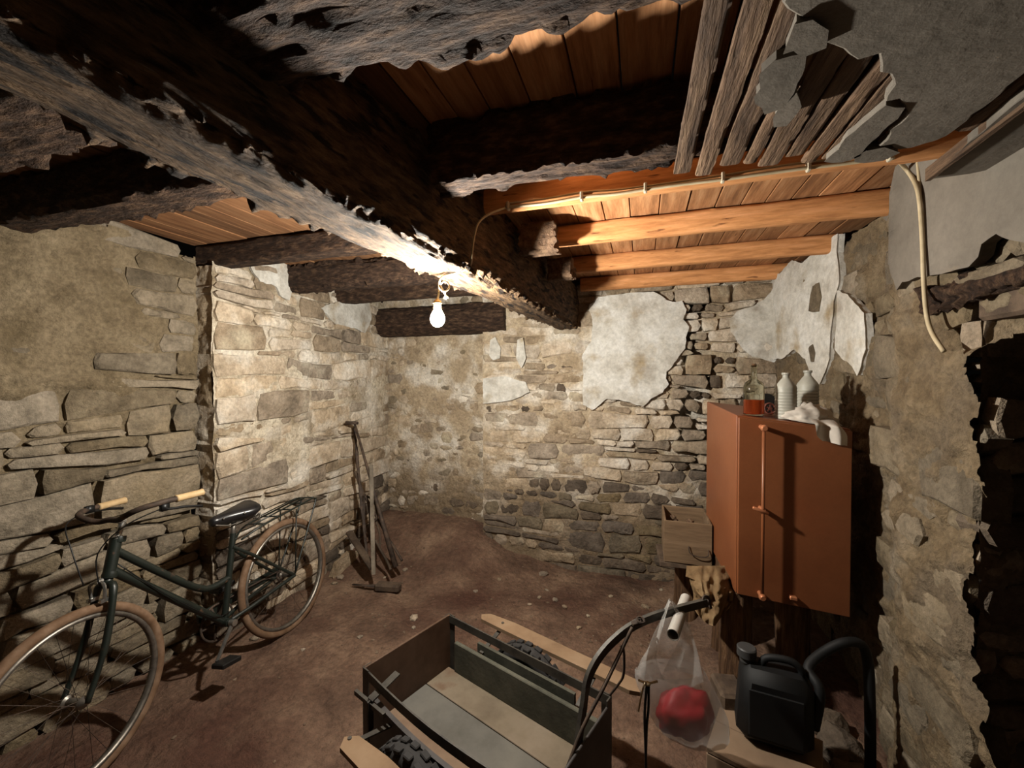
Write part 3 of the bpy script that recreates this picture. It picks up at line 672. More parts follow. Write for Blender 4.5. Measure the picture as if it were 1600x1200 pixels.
bm = bmesh.new(); lathe(bm, LB+Vector((0, 0, 0.030)), [(0.0155, 0), (0.0165, 0.006), (0.0165, 0.026), (0.018, 0.027), (0.018, 0.033), (0.012, 0.040), (0.006, 0.046)], 14)
bm_obj('socket', bm, M['brass'], lamp, smooth=True, sharp=40)
tcl = 1.70
zb = lambda p: p
cordp = [Vector((jx(790), cy, cz)), at(765, 336, 1.60), at(748, 350, 1.58), at(741, 372, 1.585), at(738, 395, 1.60), at(735, 415, 1.63),
         at(722, 424, 1.645), at(705, 429, 1.665), at(692, 433, 1.68), at(687, 441, 1.69), at(685.5, 460, 1.70), LB+Vector((0, 0, 0.074))]
bm = bmesh.new(); tube(bm, smooth_path(cordp, 6), 0.0045, 7); bm_obj('cord', bm, M['cable'], lamp, smooth=True)
cc = at(695, 448, 1.69); loop = [cc + R_*0.019*math.cos(a) + Vector((0, 0, 0.022*math.sin(a))) + F_*0.004*a for a in np.linspace(2.6, 2.6-2*PI*0.95, 16)]
bm = bmesh.new(); tube(bm, [at(688, 440, 1.69)]+loop+[at(697, 462, 1.69)], 0.004, 6); bm_obj('cord_loop', bm, M['cable'], lamp, smooth=True)
bm = bmesh.new()
for k in range(7):
    a = k*0.9; p = at(697, 461, 1.69); tube(bm, [p, p+Vector((0.012*math.cos(a), 0.008*math.sin(a), -0.012-0.003*(k % 3)))], 0.0016, 4)
fr = bm_obj('frayed_end', bm, M['cable'], lamp); fr['kind'] = 'stuff'
#PART2

M['cart_brown'] = simple('brown_sheet', (78, 58, 44), rough=0.55, vary=10)
M['cart_grey'] = simple('dark_grey_sheet', (58, 54, 52), rough=0.55, vary=10)
M['cart_green'] = mat('grey_green_board', [(51,49,41),(71,70,60),(88,85,73)], scale=6, bump=0.4, bscale=30, bdist=0.004, rand=0)
M['cart_steel'] = mat('painted_steel', [(45,42,39),(66,62,56),(75,71,64)], scale=20, rough=0.5, bump=0.15, bscale=90, bdist=0.001, rand=0, metal=0.35, spec=0.4)
M['bed0'] = mat('tan_bed_plank', [(90,72,58),(114,94,76),(125,105,87)], scale=4, bump=0.25, bscale=20, bdist=0.003, rand=0)
M['bed1'] = mat('grey_bed_plank', [(72,69,62),(90,87,81),(101,97,89)], scale=4, bump=0.25, bscale=20, bdist=0.003, rand=0)
M['bed2'] = mat('worn_bed_plank', [(87,76,62),(109,97,81),(122,109,94)], scale=4, bump=0.25, bscale=20, bdist=0.003, rand=0, spots=(96,78,62), spot_scale=8)
M['pale_wood'] = mat('pale_board', [(98,76,57),(120,97,74),(131,109,86)], scale=5, bump=0.3, bscale=20, bdist=0.003, rand=0)
M['rubber'] = simple('black_rubber', (40, 38, 37), rough=0.8, vary=8)
M['white_metal'] = simple('pale_metal_tube', (176, 172, 164), rough=0.35, metal=0.3, spec=0.5, vary=8)
M['red'] = simple('red_fabric', (120, 9, 22), rough=0.6, vary=10)
M['copper'] = simple('coppery_brass', (176, 112, 76), rough=0.4, metal=0.4, spec=0.5)
M['stoneware'] = simple('grey_stoneware', (150, 148, 138), rough=0.45, vary=12)
M['rust_red'] = simple('rust_red', (84, 44, 34), rough=0.6)
M['cloth'] = simple('white_cotton', (176, 168, 158), rough=0.9, vary=10, bs=160)
M['burlap'] = mat('tan_burlap', [(112,88,60),(150,122,88),(168,142,106)], scale=8, bump=0.6, bscale=140, bdist=0.003, rand=0)
M['crate'] = mat('old_crate_wood', [(78,60,44),(110,89,67),(124,102,79)], scale=3, stretch=(1,8,8), bump=0.5, bscale=12, bdist=0.004, rand=0.1)
M['box_wood'] = mat('pale_box_wood', [(112,92,74),(136,114,92)], scale=5, bump=0.3, bscale=20, bdist=0.003, rand=0)
M['black_plastic'] = simple('black_plastic', (11, 12, 13), rough=0.65, vary=5)
M['dark_plastic'] = simple('dark_plastic', (54, 54, 54), rough=0.5, vary=5)
M['crumb'] = mat('mortar_crumbs', [(70,55,45),(104,86,70),(132,114,96)], scale=14, bump=0.2, rand=0)
def glassy(name, c, trans=1.0, rough=0.02, ior=1.45, alpha=None):
    m = bpy.data.materials.new(name); m.use_nodes = True; b = m.node_tree.nodes['Principled BSDF']
    b.inputs['Base Color'].default_value = lin(c); b.inputs['Transmission Weight'].default_value = trans; b.inputs['Roughness'].default_value = rough; b.inputs['IOR'].default_value = ior
    return m
M['glass'] = glassy('thin_glass', (225, 230, 215), ior=1.08, rough=0.06)
M['liquid'] = glassy('orange_liquid', (214, 92, 44), trans=0.55, rough=0.15, ior=1.33)
def film(name, c, op):
    m = bpy.data.materials.new(name); m.use_nodes = True; nt = m.node_tree; N = nt.nodes; L = nt.links
    for n_ in list(N): N.remove(n_)
    out = N.new('ShaderNodeOutputMaterial'); tr = N.new('ShaderNodeBsdfTransparent'); di = N.new('ShaderNodeBsdfDiffuse'); tl = N.new('ShaderNodeBsdfTranslucent'); gl = N.new('ShaderNodeBsdfGlossy')
    for q in (di, tl): q.inputs['Color'].default_value = lin(c)
    gl.inputs['Roughness'].default_value = 0.25
    m1 = N.new('ShaderNodeMixShader'); m1.inputs[0].default_value = 0.45; L.new(di.outputs[0], m1.inputs[1]); L.new(tl.outputs[0], m1.inputs[2])
    m2 = N.new('ShaderNodeMixShader'); m2.inputs[0].default_value = 0.08; L.new(m1.outputs[0], m2.inputs[1]); L.new(gl.outputs[0], m2.inputs[2])
    m3 = N.new('ShaderNodeMixShader'); m3.inputs[0].default_value = op; L.new(tr.outputs[0], m3.inputs[1]); L.new(m2.outputs[0], m3.inputs[2])
    L.new(m3.outputs[0], out.inputs[0]); return m
M['bag_film'] = film('plastic_film', (196, 193, 188), 0.40)
# ------------------------------------------------------------------ bicycle (local: x forward, y to its left, z up)
BR = Vector((-2.045, 1.97, 0.0)); BR.z = floor_at(BR.x, BR.y)
BF = Vector((-1.985, 0.94, 0.0))
bike = thing('bicycle', 'old dark green bicycle with tan tyres leaning by the left wall', 'bicycle', BR)
fw = (BF-BR); fw.z = 0; WBASE = fw.length; fw.normalize()
lean = math.radians(6); side0 = Vector((0, 0, 1)).cross(fw)            # to its left: into the room
up_b = (Vector((0, 0, 1))*math.cos(lean) - side0*math.sin(lean)); side_b = up_b.cross(fw)
def B(x, y, z): return BR + fw*x + side_b*y + up_b*z
WR_ = 0.332
HT = (0.845, 0.875); HB = (0.885, 0.745)                                  # head tube top and bottom (x, z)
ang = math.radians(6)
axis_l = Vector((HB[0]-HT[0], 0, HB[1]-HT[1])).normalized()
STEER = Matrix.Rotation(-ang, 3, axis_l)
def S(x, y, z):
    p = STEER @ (Vector((x, y, z))-Vector((HT[0], 0, HT[1]))) + Vector((HT[0], 0, HT[1])); return B(*p)
def Sdir(v): v = STEER @ Vector(v); return fw*v.x + side_b*v.y + up_b*v.z
M['tyre_tan'] = simple('tan_rubber', (104, 80, 60), rough=0.8, vary=22)
M['green_paint'] = mat('dark_green_paint', [(15,19,16),(23,29,24),(27,31,27)], scale=14, rough=0.4, bump=0.05, rand=0, spots=(70,52,40), spot_scale=20, spot_lo=0.66, spot_hi=0.72, spec=0.5)
M['cream_grip'] = simple('cream_rubber_grip', (176, 148, 108), rough=0.5)
M['saddle'] = simple('black_leather', (26, 25, 26), rough=0.32, spec=0.6, vary=6)
M['dull_steel'] = mat('dull_steel', [(92,88,82),(126,120,112),(140,134,124)], scale=40, rough=0.42, bump=0.1, bscale=100, bdist=0.001, rand=0, metal=0.8, spec=0.5)
def wheel(name, c, ax, seed):
    ax = Vector(ax).normalized()
    bm = bmesh.new(); torus(bm, c, ax, WR_-0.016, 0.019, 64, 10)
    w = bm_obj(name, bm, M['tyre_tan'], bike, smooth=True)
    bm = bmesh.new(); torus(bm, c, ax, WR_-0.040, 0.011, 64, 6, rx=1.5); bm_obj('rim', bm, M['dull_steel'], w, smooth=True)
    bm = bmesh.new(); lathe(bm, Vector(c)-ax*0.045, [(0.006, -0.015), (0.022, 0.005), (0.022, 0.012), (0.013, 0.018), (0.013, 0.072), (0.022, 0.078), (0.022, 0.085), (0.006, 0.105)], 14, ax)
    bm_obj('hub', bm, M['dull_steel'], w, smooth=True, sharp=40)
    u = ax.cross(Vector((0.3, 0.1, 1))).normalized(); v = ax.cross(u)
    bm = bmesh.new(); n = 32
    for k in range(n):
        s = 1 if k % 2 else -1; a = 2*PI*k/n; a2 = a + (0.55 if k % 4 < 2 else -0.55)
        p = Vector(c) + (u*math.cos(a2)+v*math.sin(a2))*0.021 + ax*0.034*s
        q = Vector(c) + (u*math.cos(a)+v*math.sin(a))*(WR_-0.045)
        tube(bm, [p, q], 0.0010, 3, cap=False)
    sp = bm_obj('spokes', bm, M['iron'], w); sp['kind'] = 'stuff'
    return w
wheel('rear_wheel', B(0, 0, WR_), side_b, 1)
XF = 1.02
wheel('front_wheel', S(XF, 0, WR_), Sdir((0, 1, 0)), 2)
BB = (0.42, 0.285); ST = (0.325, 0.71)
bm = bmesh.new()
tube(bm, [B(HT[0], 0, HT[1]+0.01), B(HB[0], 0, HB[1]-0.01)], 0.021, 12)
tube(bm, [B(BB[0], 0, BB[1]), B(ST[0], 0, ST[1])], 0.0155, 10)
tube(bm, smooth_path([B(0.855, 0, 0.835), B(0.68, 0, 0.655), B(0.55, 0, 0.53), B(0.47, 0, 0.488), B(0.375, 0, 0.492)], 5), 0.016, 10)
tube(bm, [B(0.878, 0, 0.765), B(BB[0], 0, BB[1])], 0.018, 10)
lathe(bm, B(BB[0], -0.036, BB[1]), [(0.021, 0), (0.021, 0.072)], 14, side_b)
for s in (-1, 1):
    tube(bm, [B(BB[0], s*0.02, BB[1]), B(0.30, s*0.045, 0.30), B(0, s*0.058, WR_)], 0.010, 8)
    tube(bm, [B(0.345, s*0.012, 0.645), B(0.25, s*0.04, 0.56), B(0, s*0.058, WR_)], 0.0085, 8)
for p in (HT, HB): lathe(bm, B(p[0]-0.006, 0, p[1]), [(0.024, -0.012), (0.026, 0), (0.024, 0.012)], 12, B(*HT[:1], 0, HT[1])-B(HB[0], 0, HB[1]))
bm_obj('frame', bm, M['green_paint'], bike, smooth=True, sharp=45)
bm = bmesh.new()
tube(bm, [S(HB[0], 0, HB[1]-0.01), S(HB[0]+0.006, 0, HB[1]-0.035)], 0.017, 10)
for s in (-1, 1):
    tube(bm, smooth_path([S(0.892, s*0.0, 0.705), S(0.895, s*0.036, 0.70), S(0.935, s*0.05, 0.54), S(0.975, s*0.054, 0.43), S(XF, s*0.056, WR_)], 4), [0.014]*5+[0.0125]*6+[0.010]*6, 8)
bm_obj('fork', bm, M['green_paint'], bike, smooth=True)
# stem and handlebar
bm = bmesh.new(); tube(bm, [S(HT[0], 0, HT[1]), S(0.815, 0, 0.948)], 0.0115, 10); tube(bm, [S(0.812, 0, 0.940), S(0.865, 0, 0.965)], 0.012, 8)
lathe(bm, S(HT[0], 0, HT[1]), [(0.020, 0.0), (0.022, 0.008), (0.016, 0.018)], 12, up_b)
bm_obj('stem', bm, M['chrome'], bike, smooth=True, sharp=40)
hb = [(0.868, 0.0, 0.965), (0.872, 0.05, 0.965), (0.880, 0.10, 0.985), (0.868, 0.15, 1.005), (0.815, 0.19, 1.015), (0.735, 0.205, 1.015)]
pts = [S(x, -y, z-0.12*y) for x, y, z in hb[:0:-1]] + [S(x, y, z) for x, y, z in hb]
bm = bmesh.new(); tube(bm, smooth_path(pts, 6), 0.0115, 10)
hbar = bm_obj('handlebar', bm, M['dull_steel'], bike, smooth=True); hbar.data.materials[0] = M['iron']
for s in (-1, 1):
    bm = bmesh.new(); a = Vector((0.760, s*0.201, 1.015)); b = Vector((0.640, s*0.212, 1.012))
    tube(bm, [S(*(a.lerp(b, t)-Vector((0, 0, 0.025 if s < 0 else 0)))) for t in (0, .03, .06, .5, .94, .97, 1)], [0.0115, 0.0165, 0.0155, 0.015, 0.0155, 0.017, 0.012], 12)
    o = bm_obj('grip', bm, M['cream_grip'], hbar, smooth=True); o['label'] = 'cream rubber grip'
    bm = bmesh.new()
    tube(bm, smooth_path([S(0.815, s*0.187, 1.005), S(0.79, s*0.195, 0.982), S(0.72, s*0.205, 0.970), S(0.65, s*0.215, 0.952)], 4), [0.007]*4+[0.006]*9, 6)
    box(bm, S(0.80, s*0.190, 0.992), (0.03, 0.018, 0.03), frame_rot(fw))
    bm_obj('brake_lever', bm, M['black_steel'], hbar, smooth=True)
bm = bmesh.new()
tube(bm, smooth_path([S(0.80, 0.188, 0.99), S(0.90, 0.12, 0.95), S(0.93, 0.02, 0.85), S(0.925, 0.01, 0.72)], 5), 0.0025, 5)
tube(bm, smooth_path([S(0.80, -0.188, 0.99), S(0.93, -0.12, 0.97), S(0.96, -0.06, 0.88), S(0.955, -0.02, 0.735)], 5), 0.0025, 5)
tube(bm, smooth_path([B(0.86, 0.02, 0.78), B(0.7, 0.025, 0.575), B(0.5, 0.025, 0.36), B(0.4, 0.02, 0.33)], 4), 0.0025, 5)
bm_obj('brake_cable', bm, M['black_steel'], bike, smooth=True)
bm = bmesh.new()
for s in (-1, 1): tube(bm, smooth_path([S(0.915, 0.0, 0.735), S(0.925, s*0.035, 0.72), S(0.925, s*0.03, 0.66)], 4), 0.006, 6)
box(bm, S(0.922, 0.03, 0.665), (0.035, 0.012, 0.014), frame_rot(fw)); box(bm, S(0.922, -0.03, 0.665), (0.035, 0.012, 0.014), frame_rot(fw))
lathe(bm, S(0.917, 0, 0.735), [(0.010, -0.01), (0.010, 0.012)], 8, fw)
bm_obj('front_brake', bm, M['chrome'], bike, smooth=True, sharp=40)
# saddle
bm = bmesh.new(); prof = [(0.46, 0.012, 0.012), (0.455, 0.022, 0.022), (0.43, 0.027, 0.027), (0.38, 0.034, 0.032), (0.33, 0.055, 0.038), (0.285, 0.082, 0.043), (0.24, 0.096, 0.046), (0.205, 0.090, 0.044), (0.190, 0.060, 0.034), (0.186, 0.02, 0.016)]
rings = []
for x, w, h in prof:
    ring = []
    x = 0.325+(x-0.325)*0.88
    for k in range(14):
        a = 2*PI*k/14; yy = w*math.cos(a); zz = h*math.sin(a)*(1.0 if math.sin(a) > 0 else 1.15)
        ring.append(bm.verts.new(B(x, yy, 0.808 + (0.010 if x < 0.25 else 0) + zz*(1-0.25*abs(math.cos(a))) )))
    rings.append(ring)
for a, b in zip(rings, rings[1:]):
    for k in range(14): bm.faces.new((a[k], a[(k+1) % 14], b[(k+1) % 14], b[k]))
bm.faces.new(rings[0][::-1]); bm.faces.new(rings[-1])
sad = bm_obj('saddle', bm, M['saddle'], bike, smooth=True)
bm = bmesh.new()
for s in (-1, 1):
    tube(bm, smooth_path([B(0.43, s*0.012, 0.79), B(0.36, s*0.022, 0.765), B(0.28, s*0.03, 0.765), B(0.22, s*0.05, 0.785)], 4), 0.004, 6)
    c = B(0.235, s*0.045, 0.772); tube(bm, [c + (up_b*math.sin(k*0.9)+fw*math.cos(k*0.9))*0.014 + side_b*s*0.002*k for k in range(22)], 0.003, 5)
    for x_, w_ in ((0.40, 0.033), (0.31, 0.070), (0.225, 0.092)): lathe(bm, B(x_, s*w_, 0.812), [(0.006, 0), (0.004, 0.006)], 8, side_b*s)
bm_obj('saddle_springs', bm, M['dull_steel'], sad, smooth=True)
bm = bmesh.new(); tube(bm, [B(0.335, 0, 0.67), B(0.312, 0, 0.785)], 0.0125, 10); bm_obj('seat_post', bm, M['dull_steel'], bike, smooth=True)
# crank set
bm = bmesh.new(); torus(bm, B(BB[0], -0.045, BB[1]), side_b, 0.088, 0.006, 40, 6)
for k in range(5):
    a = 2*PI*k/5; tube(bm, [B(BB[0], -0.045, BB[1]), B(BB[0]+0.086*math.cos(a), -0.045, BB[1]+0.086*math.sin(a))], 0.007, 6)
bm_obj('chainwheel', bm, M['iron'], bike, smooth=True)
cd = Vector((0.60, 0, -0.80)).normalized()
for s, q in ((1, 1), (-1, -1)):
    bm = bmesh.new(); c0 = Vector((BB[0], s*0.055, BB[1])); c1 = c0 + cd*0.165*q
    c1.z = max(c1.z, 0.06)
    tube(bm, [B(*c0), B(*c1)], [0.011, 0.008], 8); lathe(bm, B(c0.x, s*0.04, c0.z), [(0.016, 0), (0.016, 0.03)], 12, side_b*s)
    cr = bm_obj('crank', bm, M['chrome'], bike, smooth=True, sharp=40)
    bm = bmesh.new(); box(bm, B(c1.x, s*0.115, c1.z), (0.10, 0.075, 0.022), frame_rot(fw*0.9+up_b*0.15*s, up_b), bev=0.004)
    tube(bm, [B(c1.x, s*0.05, c1.z), B(c1.x, s*0.12, c1.z)], 0.006, 6)
    bm_obj('pedal', bm, M['black_steel'], cr)
bm = bmesh.new()
for dz in (0.086, -0.086): tube(bm, [B(BB[0], -0.045, BB[1]+dz), B(0.0, -0.045, WR_+dz*0.35)], 0.005, 5)
torus(bm, B(0, -0.045, WR_), side_b, 0.030, 0.006, 20, 5)
bm_obj('chain', bm, M['iron'], bike, smooth=True)
bm = bmesh.new(); bar(bm, B(BB[0]+0.09, -0.06, BB[1]+0.06), B(0.0, -0.062, WR_+0.03), 0.012, 0.05, up_b, 0.003); bm_obj('chain_guard', bm, M['green_paint'], bike)
# luggage rack
bm = bmesh.new()
for s in (-1, 1):
    tube(bm, smooth_path([B(0.30, s*0.02, 0.665), B(0.20, s*0.06, 0.705), B(0.0, s*0.06, 0.725), B(-0.19, s*0.06, 0.745), B(-0.225, s*0.058, 0.735), B(-0.22, s*0.058, 0.70), B(0.0, s*0.062, WR_+0.01)], 5), 0.0055, 7)
    tube(bm, [B(-0.06, s*0.06, 0.72), B(-0.005, s*0.062, WR_+0.02)], 0.004, 6)
for x_ in (0.18, 0.08, -0.02, -0.12, -0.215): tube(bm, [B(x_, -0.06, 0.71-0.10*(x_-0.18)), B(x_, 0.06, 0.71-0.10*(x_-0.18))], 0.0045, 6)
tube(bm, [B(0.2, 0, 0.712), B(-0.21, 0, 0.752)], 0.0045, 6)
tube(bm, smooth_path([B(0.12, -0.035, 0.735), B(-0.13, -0.03, 0.76), B(-0.15, 0, 0.762), B(-0.13, 0.03, 0.76), B(0.12, 0.035, 0.735)], 4), 0.004, 6)
bm_obj('luggage_rack', bm, M['green_paint'], bike, smooth=True)

# ------------------------------------------------------------------ hand cart
TA = Vector((-1.025, 1.323, 0)); TX = Vector((0.939, -0.343, 0)).normalized(); TY = Vector((-TX.y, TX.x, 0))
cart = thing('hand_cart', 'low garden hand cart with plank bed and board sides in the foreground', 'cart', TA)
def T(x, y, z): return TA + TX*x + TY*y + Vector((0, 0, z))
CW, CL, CT, CB = 0.455, 0.82, 0.428, 0.186
def cbox(bm, c, s, bev=0.0): box(bm, T(*c), s, frame_rot(TX), bev)
ys = [0.012, 0.150, 0.305, CW-0.012]
for k, mm in enumerate(('grey_wood', 'grey_wood', 'lath')):
    bm = bmesh.new(); cbox(bm, (CL/2, (ys[k]+ys[k+1])/2, CB-0.010), (CL-0.02, ys[k+1]-ys[k]-0.004, 0.02), 0.002)
    o = bm_obj('bed_plank', bm, None, cart)
    o.data.materials.append(M['bed%d' % k])
bm = bmesh.new(); cbox(bm, (0.004, CW/2, (CT+0.08)/2), (0.010, CW, CT-0.08), 0.002); o = bm_obj('tail_panel', bm, M['cart_brown'], cart); o['label'] = 'dark brown sheet tail panel'
bm = bmesh.new(); cbox(bm, (CL, CW/2, (CT+0.08)/2-0.01), (0.008, CW, CT-0.10), 0.002); bm_obj('front_panel', bm, M['cart_grey'], cart)
bm = bmesh.new(); cbox(bm, (CL/2+0.02, CW-0.012, CB+0.068), (CL-0.07, 0.020, 0.136), 0.003); bm_obj('side_board', bm, M['cart_green'], cart)
bm = bmesh.new()
n = 14
for k in range(n):
    xa, xb = 0.04+(CL-0.06)*k/n, 0.04+(CL-0.06)*(k+1)/n
    bow = lambda q: 0.012-0.030*math.sin(PI*q/CL)
    bar(bm, T(xa, bow(xa), CB+0.05), T(xb, bow(xb), CB+0.05), 0.016, 0.20)
bm_obj('side_board', bm, M['cart_grey'], cart)
for y_ in (CW-0.004, 0.004):
    bm = bmesh.new()
    if y_ > 0.1: bar(bm, T(0.0, y_, CT-0.020), T(CL, y_, CT-0.020), 0.006, 0.034)
    else:
        for k in range(10):
            xa, xb = CL*k/10, CL*(k+1)/10; bw = lambda q: 0.004-0.026*math.sin(PI*q/CL)
            bar(bm, T(xa, bw(xa), CT-0.020), T(xb, bw(xb), CT-0.020), 0.006, 0.034)
    bm_obj('top_rail', bm, M['cart_steel'], cart)
bm = bmesh.new(); bar(bm, T(0.16, CW+0.030, CB+0.125), T(0.66, CW+0.030, CB+0.125), 0.014, 0.055); bm_obj('outer_slat', bm, M['cart_green'], cart)
for (x_, y_) in ((0.0, 0.0), (0.0, CW), (CL, 0.0), (CL, CW)):
    bm = bmesh.new(); sx = 1 if x_ < 0.1 else -1; sy = 1 if y_ < 0.1 else -1
    cbox(bm, (x_+sx*0.018, y_, (CT+0.06)/2), (0.036, 0.005, CT-0.06)); cbox(bm, (x_, y_+sy*0.018, (CT+0.06)/2), (0.005, 0.036, CT-0.06))
    bm_obj('corner_post', bm, M['cart_steel'], cart)
bm = bmesh.new(); bar(bm, T(0.115, -0.045, CT-0.045), T(0.115, 0.075, CT-0.015), 0.030, 0.006); bar(bm, T(0.115, -0.045, CT-0.045), T(0.115, -0.045, CT-0.16), 0.03, 0.006, (1, 0, 0)); bm_obj('bracket', bm, M['cart_steel'], cart)
bm = bmesh.new(); bar(bm, T(0.02, -0.045, CT-0.06), T(0.20, -0.045, CT-0.06), 0.012, 0.016); bm_obj('latch_bar', bm, M['cart_steel'], cart)
for s, y_ in ((1, CW+0.17), (-1, -0.17)):
    bm = bmesh.new(); zf = 0.355
    pl = [(0.0, -0.006), (0.03, -0.034), (0.20, -0.036), (0.9, -0.034), (0.94, -0.02), (0.95, 0.015), (0.92, 0.030), (0.20, 0.034), (0.04, 0.022)]
    x0 = 0.06 if s > 0 else 0.17
    pl = [T(x0+a*0.86, y_+b*1.1, zf) for a, b in pl]
    lo = [bm.verts.new(p) for p in pl]; hi = [bm.verts.new(p+Vector((0, 0, 0.016))) for p in pl]; m_ = len(pl)
    bm.faces.new(lo[::-1]); bm.faces.new(hi)
    for k in range(m_): bm.faces.new((lo[k], lo[(k+1) % m_], hi[(k+1) % m_], hi[k]))
    fb = bm_obj('mudguard_board', bm, M['pale_wood'], cart); fb['label'] = 'pale wooden mudguard board'
    for x_ in (0.19, 0.68):
        bm = bmesh.new(); bar(bm, T(x_, y_, zf-0.004), T(x_, (CW if s > 0 else 0), zf-0.05), 0.02, 0.005); tube(bm, [T(x_, y_, zf-0.01), T(x_, y_, zf+0.019)], 0.007, 8)
        bm_obj('mudguard_bracket', bm, M['cart_steel'], fb)
    # knobbly wheel
    c = T(0.40, (CW+0.085 if s > 0 else -0.085), 0.198); bm = bmesh.new(); torus(bm, c, TY, 0.148, 0.040, 40, 12, rx=0.95)
    for k in range(24):
        a = 2*PI*k/24; d = TX*math.cos(a) + Vector((0, 0, 1))*math.sin(a)
        for q in (-1, 1):
            box(bm, c + d*0.185 + TY*0.019*q + d.cross(TY)*0.007*q, (0.016, 0.032, 0.022), frame_rot(d, TY), 0.003)
    w = bm_obj('wheel', bm, M['rubber'], cart, smooth=True, sharp=35)
    bm = bmesh.new(); lathe(bm, c-TY*0.03, [(0.108, 0), (0.113, 0.006), (0.07, 0.015), (0.03, 0.012), (0.03, 0.048), (0.07, 0.045), (0.113, 0.054), (0.108, 0.06)], 24, TY); bm_obj('wheel_hub', bm, M['cart_steel'], w, smooth=True, sharp=40)
for ya, yb in ((-0.13, -0.01), (CW+0.01, CW+0.13)):
    bm = bmesh.new(); tube(bm, [T(0.40, ya, 0.198), T(0.40, yb, 0.198)], 0.012, 8); bm_obj('axle', bm, M['cart_steel'], cart, smooth=True, sharp=40)
bm = bmesh.new(); bar(bm, T(0.40, 0.02, 0.148), T(0.40, CW-0.02, 0.148), 0.04, 0.03); bm_obj('cross_beam', bm, M['cart_steel'], cart)
# bent steel draw bar with a crosswise tube handle
db = [at(898, 1215, 1.26), at(906, 1160, 1.275), at(913, 1110, 1.29), at(919, 1070, 1.305), at(933, 1038, 1.325), at(955, 1010, 1.35), at(985, 985, 1.375), at(1020, 968, 1.39), at(1060, 956, 1.40), at(1106, 944, 1.42)]
bm = bmesh.new(); sp_ = smooth_path(db, 4)
for a, b in zip(sp_, sp_[1:]): bar(bm, a, b+(b-a)*0.08, 0.014, 0.026, (0, 0, 1))
dbar = bm_obj('draw_bar', bm, M['cart_steel'], cart)
bm = bmesh.new(); tube(bm, smooth_path([at(886, 1215, 1.22), at(912, 1145, 1.25), at(945, 1080, 1.29), at(972, 1022, 1.34), at(990, 984, 1.36)], 4), 0.006, 7); bm_obj('brace_rod', bm, M['iron'], dbar, smooth=True)
bm = bmesh.new(); tube(bm, smooth_path([at(975, 1015, 1.35), at(977, 1030, 1.36), at(976, 1060, 1.37), at(968, 1075, 1.40), at(955, 1092, 1.43)], 4), 0.0045, 6); bm_obj('bent_wire', bm, M['iron'], dbar, smooth=True)
bm = bmesh.new(); c = at(997, 977, 1.37); box(bm, c, (0.035, 0.02, 0.014), frame_rot(Vector((1, 0.4, 0.25))), 0.003); torus(bm, c+Vector((0.012, 0, 0.012)), (0.2, -0.3, 1), 0.012, 0.004, 16, 6); bm_obj('shackle', bm, M['iron'], dbar, smooth=True, sharp=40)
bm = bmesh.new(); a = at(1054, 996, 1.30); b = at(1074, 938, 1.50); d = (b-a).normalized()
lathe(bm, a, [(0.0165, 0.0), (0.019, 0.0), (0.019, (b-a).length), (0.0165, (b-a).length)], 20, d, False, False); lathe(bm, a, [(0.0165, 0.0), (0.0165, (b-a).length)], 20, d, False, False)
o = bm_obj('tube_handle', bm, M['white_metal'], dbar, smooth=True, sharp=40); o['label'] = 'pale metal tube handle open at its end'
bm = bmesh.new(); torus(bm, at(1106, 941, 1.42), (0.4, -0.6, 0.3), 0.014, 0.004, 18, 6); torus(bm, at(1111, 947, 1.43), (1, 0.2, 0.3), 0.012, 0.004, 18, 6); bm_obj('chain_link', bm, M['iron'], dbar, smooth=True)

# ------------------------------------------------------------------ carrier bag with something red in it
def bag_ring(bm, y, xl, xr, t, dep, n=36, seed=0, fold=0.010):
    c = (at(xl, y, t)+at(xr, y, t))/2; hw = (at(xr, y, t)-at(xl, y, t)).length/2
    ring = []
    for k in range(n):
        a = 2*PI*k/n; r = 1 + fold/max(hw, 0.02)*float(vnoise(math.cos(a)*4.2+3, math.sin(a)*4.2, y*0.008, seed)) + 0.5*fold/max(hw, 0.02)*float(vnoise(math.cos(a)*10, math.sin(a)*10, y*0.02, seed+3))
        ring.append(bm.verts.new(c + R_*hw*math.cos(a)*r + F_*dep*math.sin(a)*r))
    return ring
rows = [(1050,997,1102,0.05),(1062,997,1108,0.062),(1078,1001,1116,0.075),(1094,1009,1124,0.088),(1110,1016,1131,0.095),(1126,1022,1138,0.095),(1142,1032,1141,0.088),(1154,1046,1136,0.07),(1162,1064,1122,0.045),(1165,1082,1104,0.02)]
bm = bmesh.new(); TB = 1.40
rings = [bag_ring(bm, y, a, b, TB, d, seed=3) for y, a, b, d in rows]
for a, b in zip(rings, rings[1:]):
    for k in range(36): bm.faces.new((a[k], a[(k+1) % 36], b[(k+1) % 36], b[k]))
bm.faces.new(rings[-1])
BAGP = at(1050, 945, 1.41)
bag = thing('carrier_bag', 'translucent white plastic carrier bag hanging from the cart handle', 'bag', at(1065, 1110, TB))
bm_obj('bag_body', bm, M['bag_film'], bag, smooth=True)
def sheet(name, left, right, m, parent, bulge=0.02, n=10, seed=0):
    bm = bmesh.new(); g = []
    for l, r in zip(left, right):
        row = []
        for k in range(n+1):
            t = k/n; p = l.lerp(r, t); p = p - F_*bulge*math.sin(PI*t) + F_*0.012*float(vnoise(t*5, l.z*14, 0, seed))
            row.append(bm.verts.new(p))
        g.append(row)
    for a, b in zip(g, g[1:]):
        for k in range(n): bm.faces.new((a[k], a[k+1], b[k+1], b[k]))
    return bm_obj(name, bm, m, parent, smooth=True)
tops = smooth_path([at(1047, 940, 1.41), at(1034, 965, 1.395), at(1020, 1000, 1.385), at(1004, 1036, 1.38), at(997, 1060, 1.385)], 4)
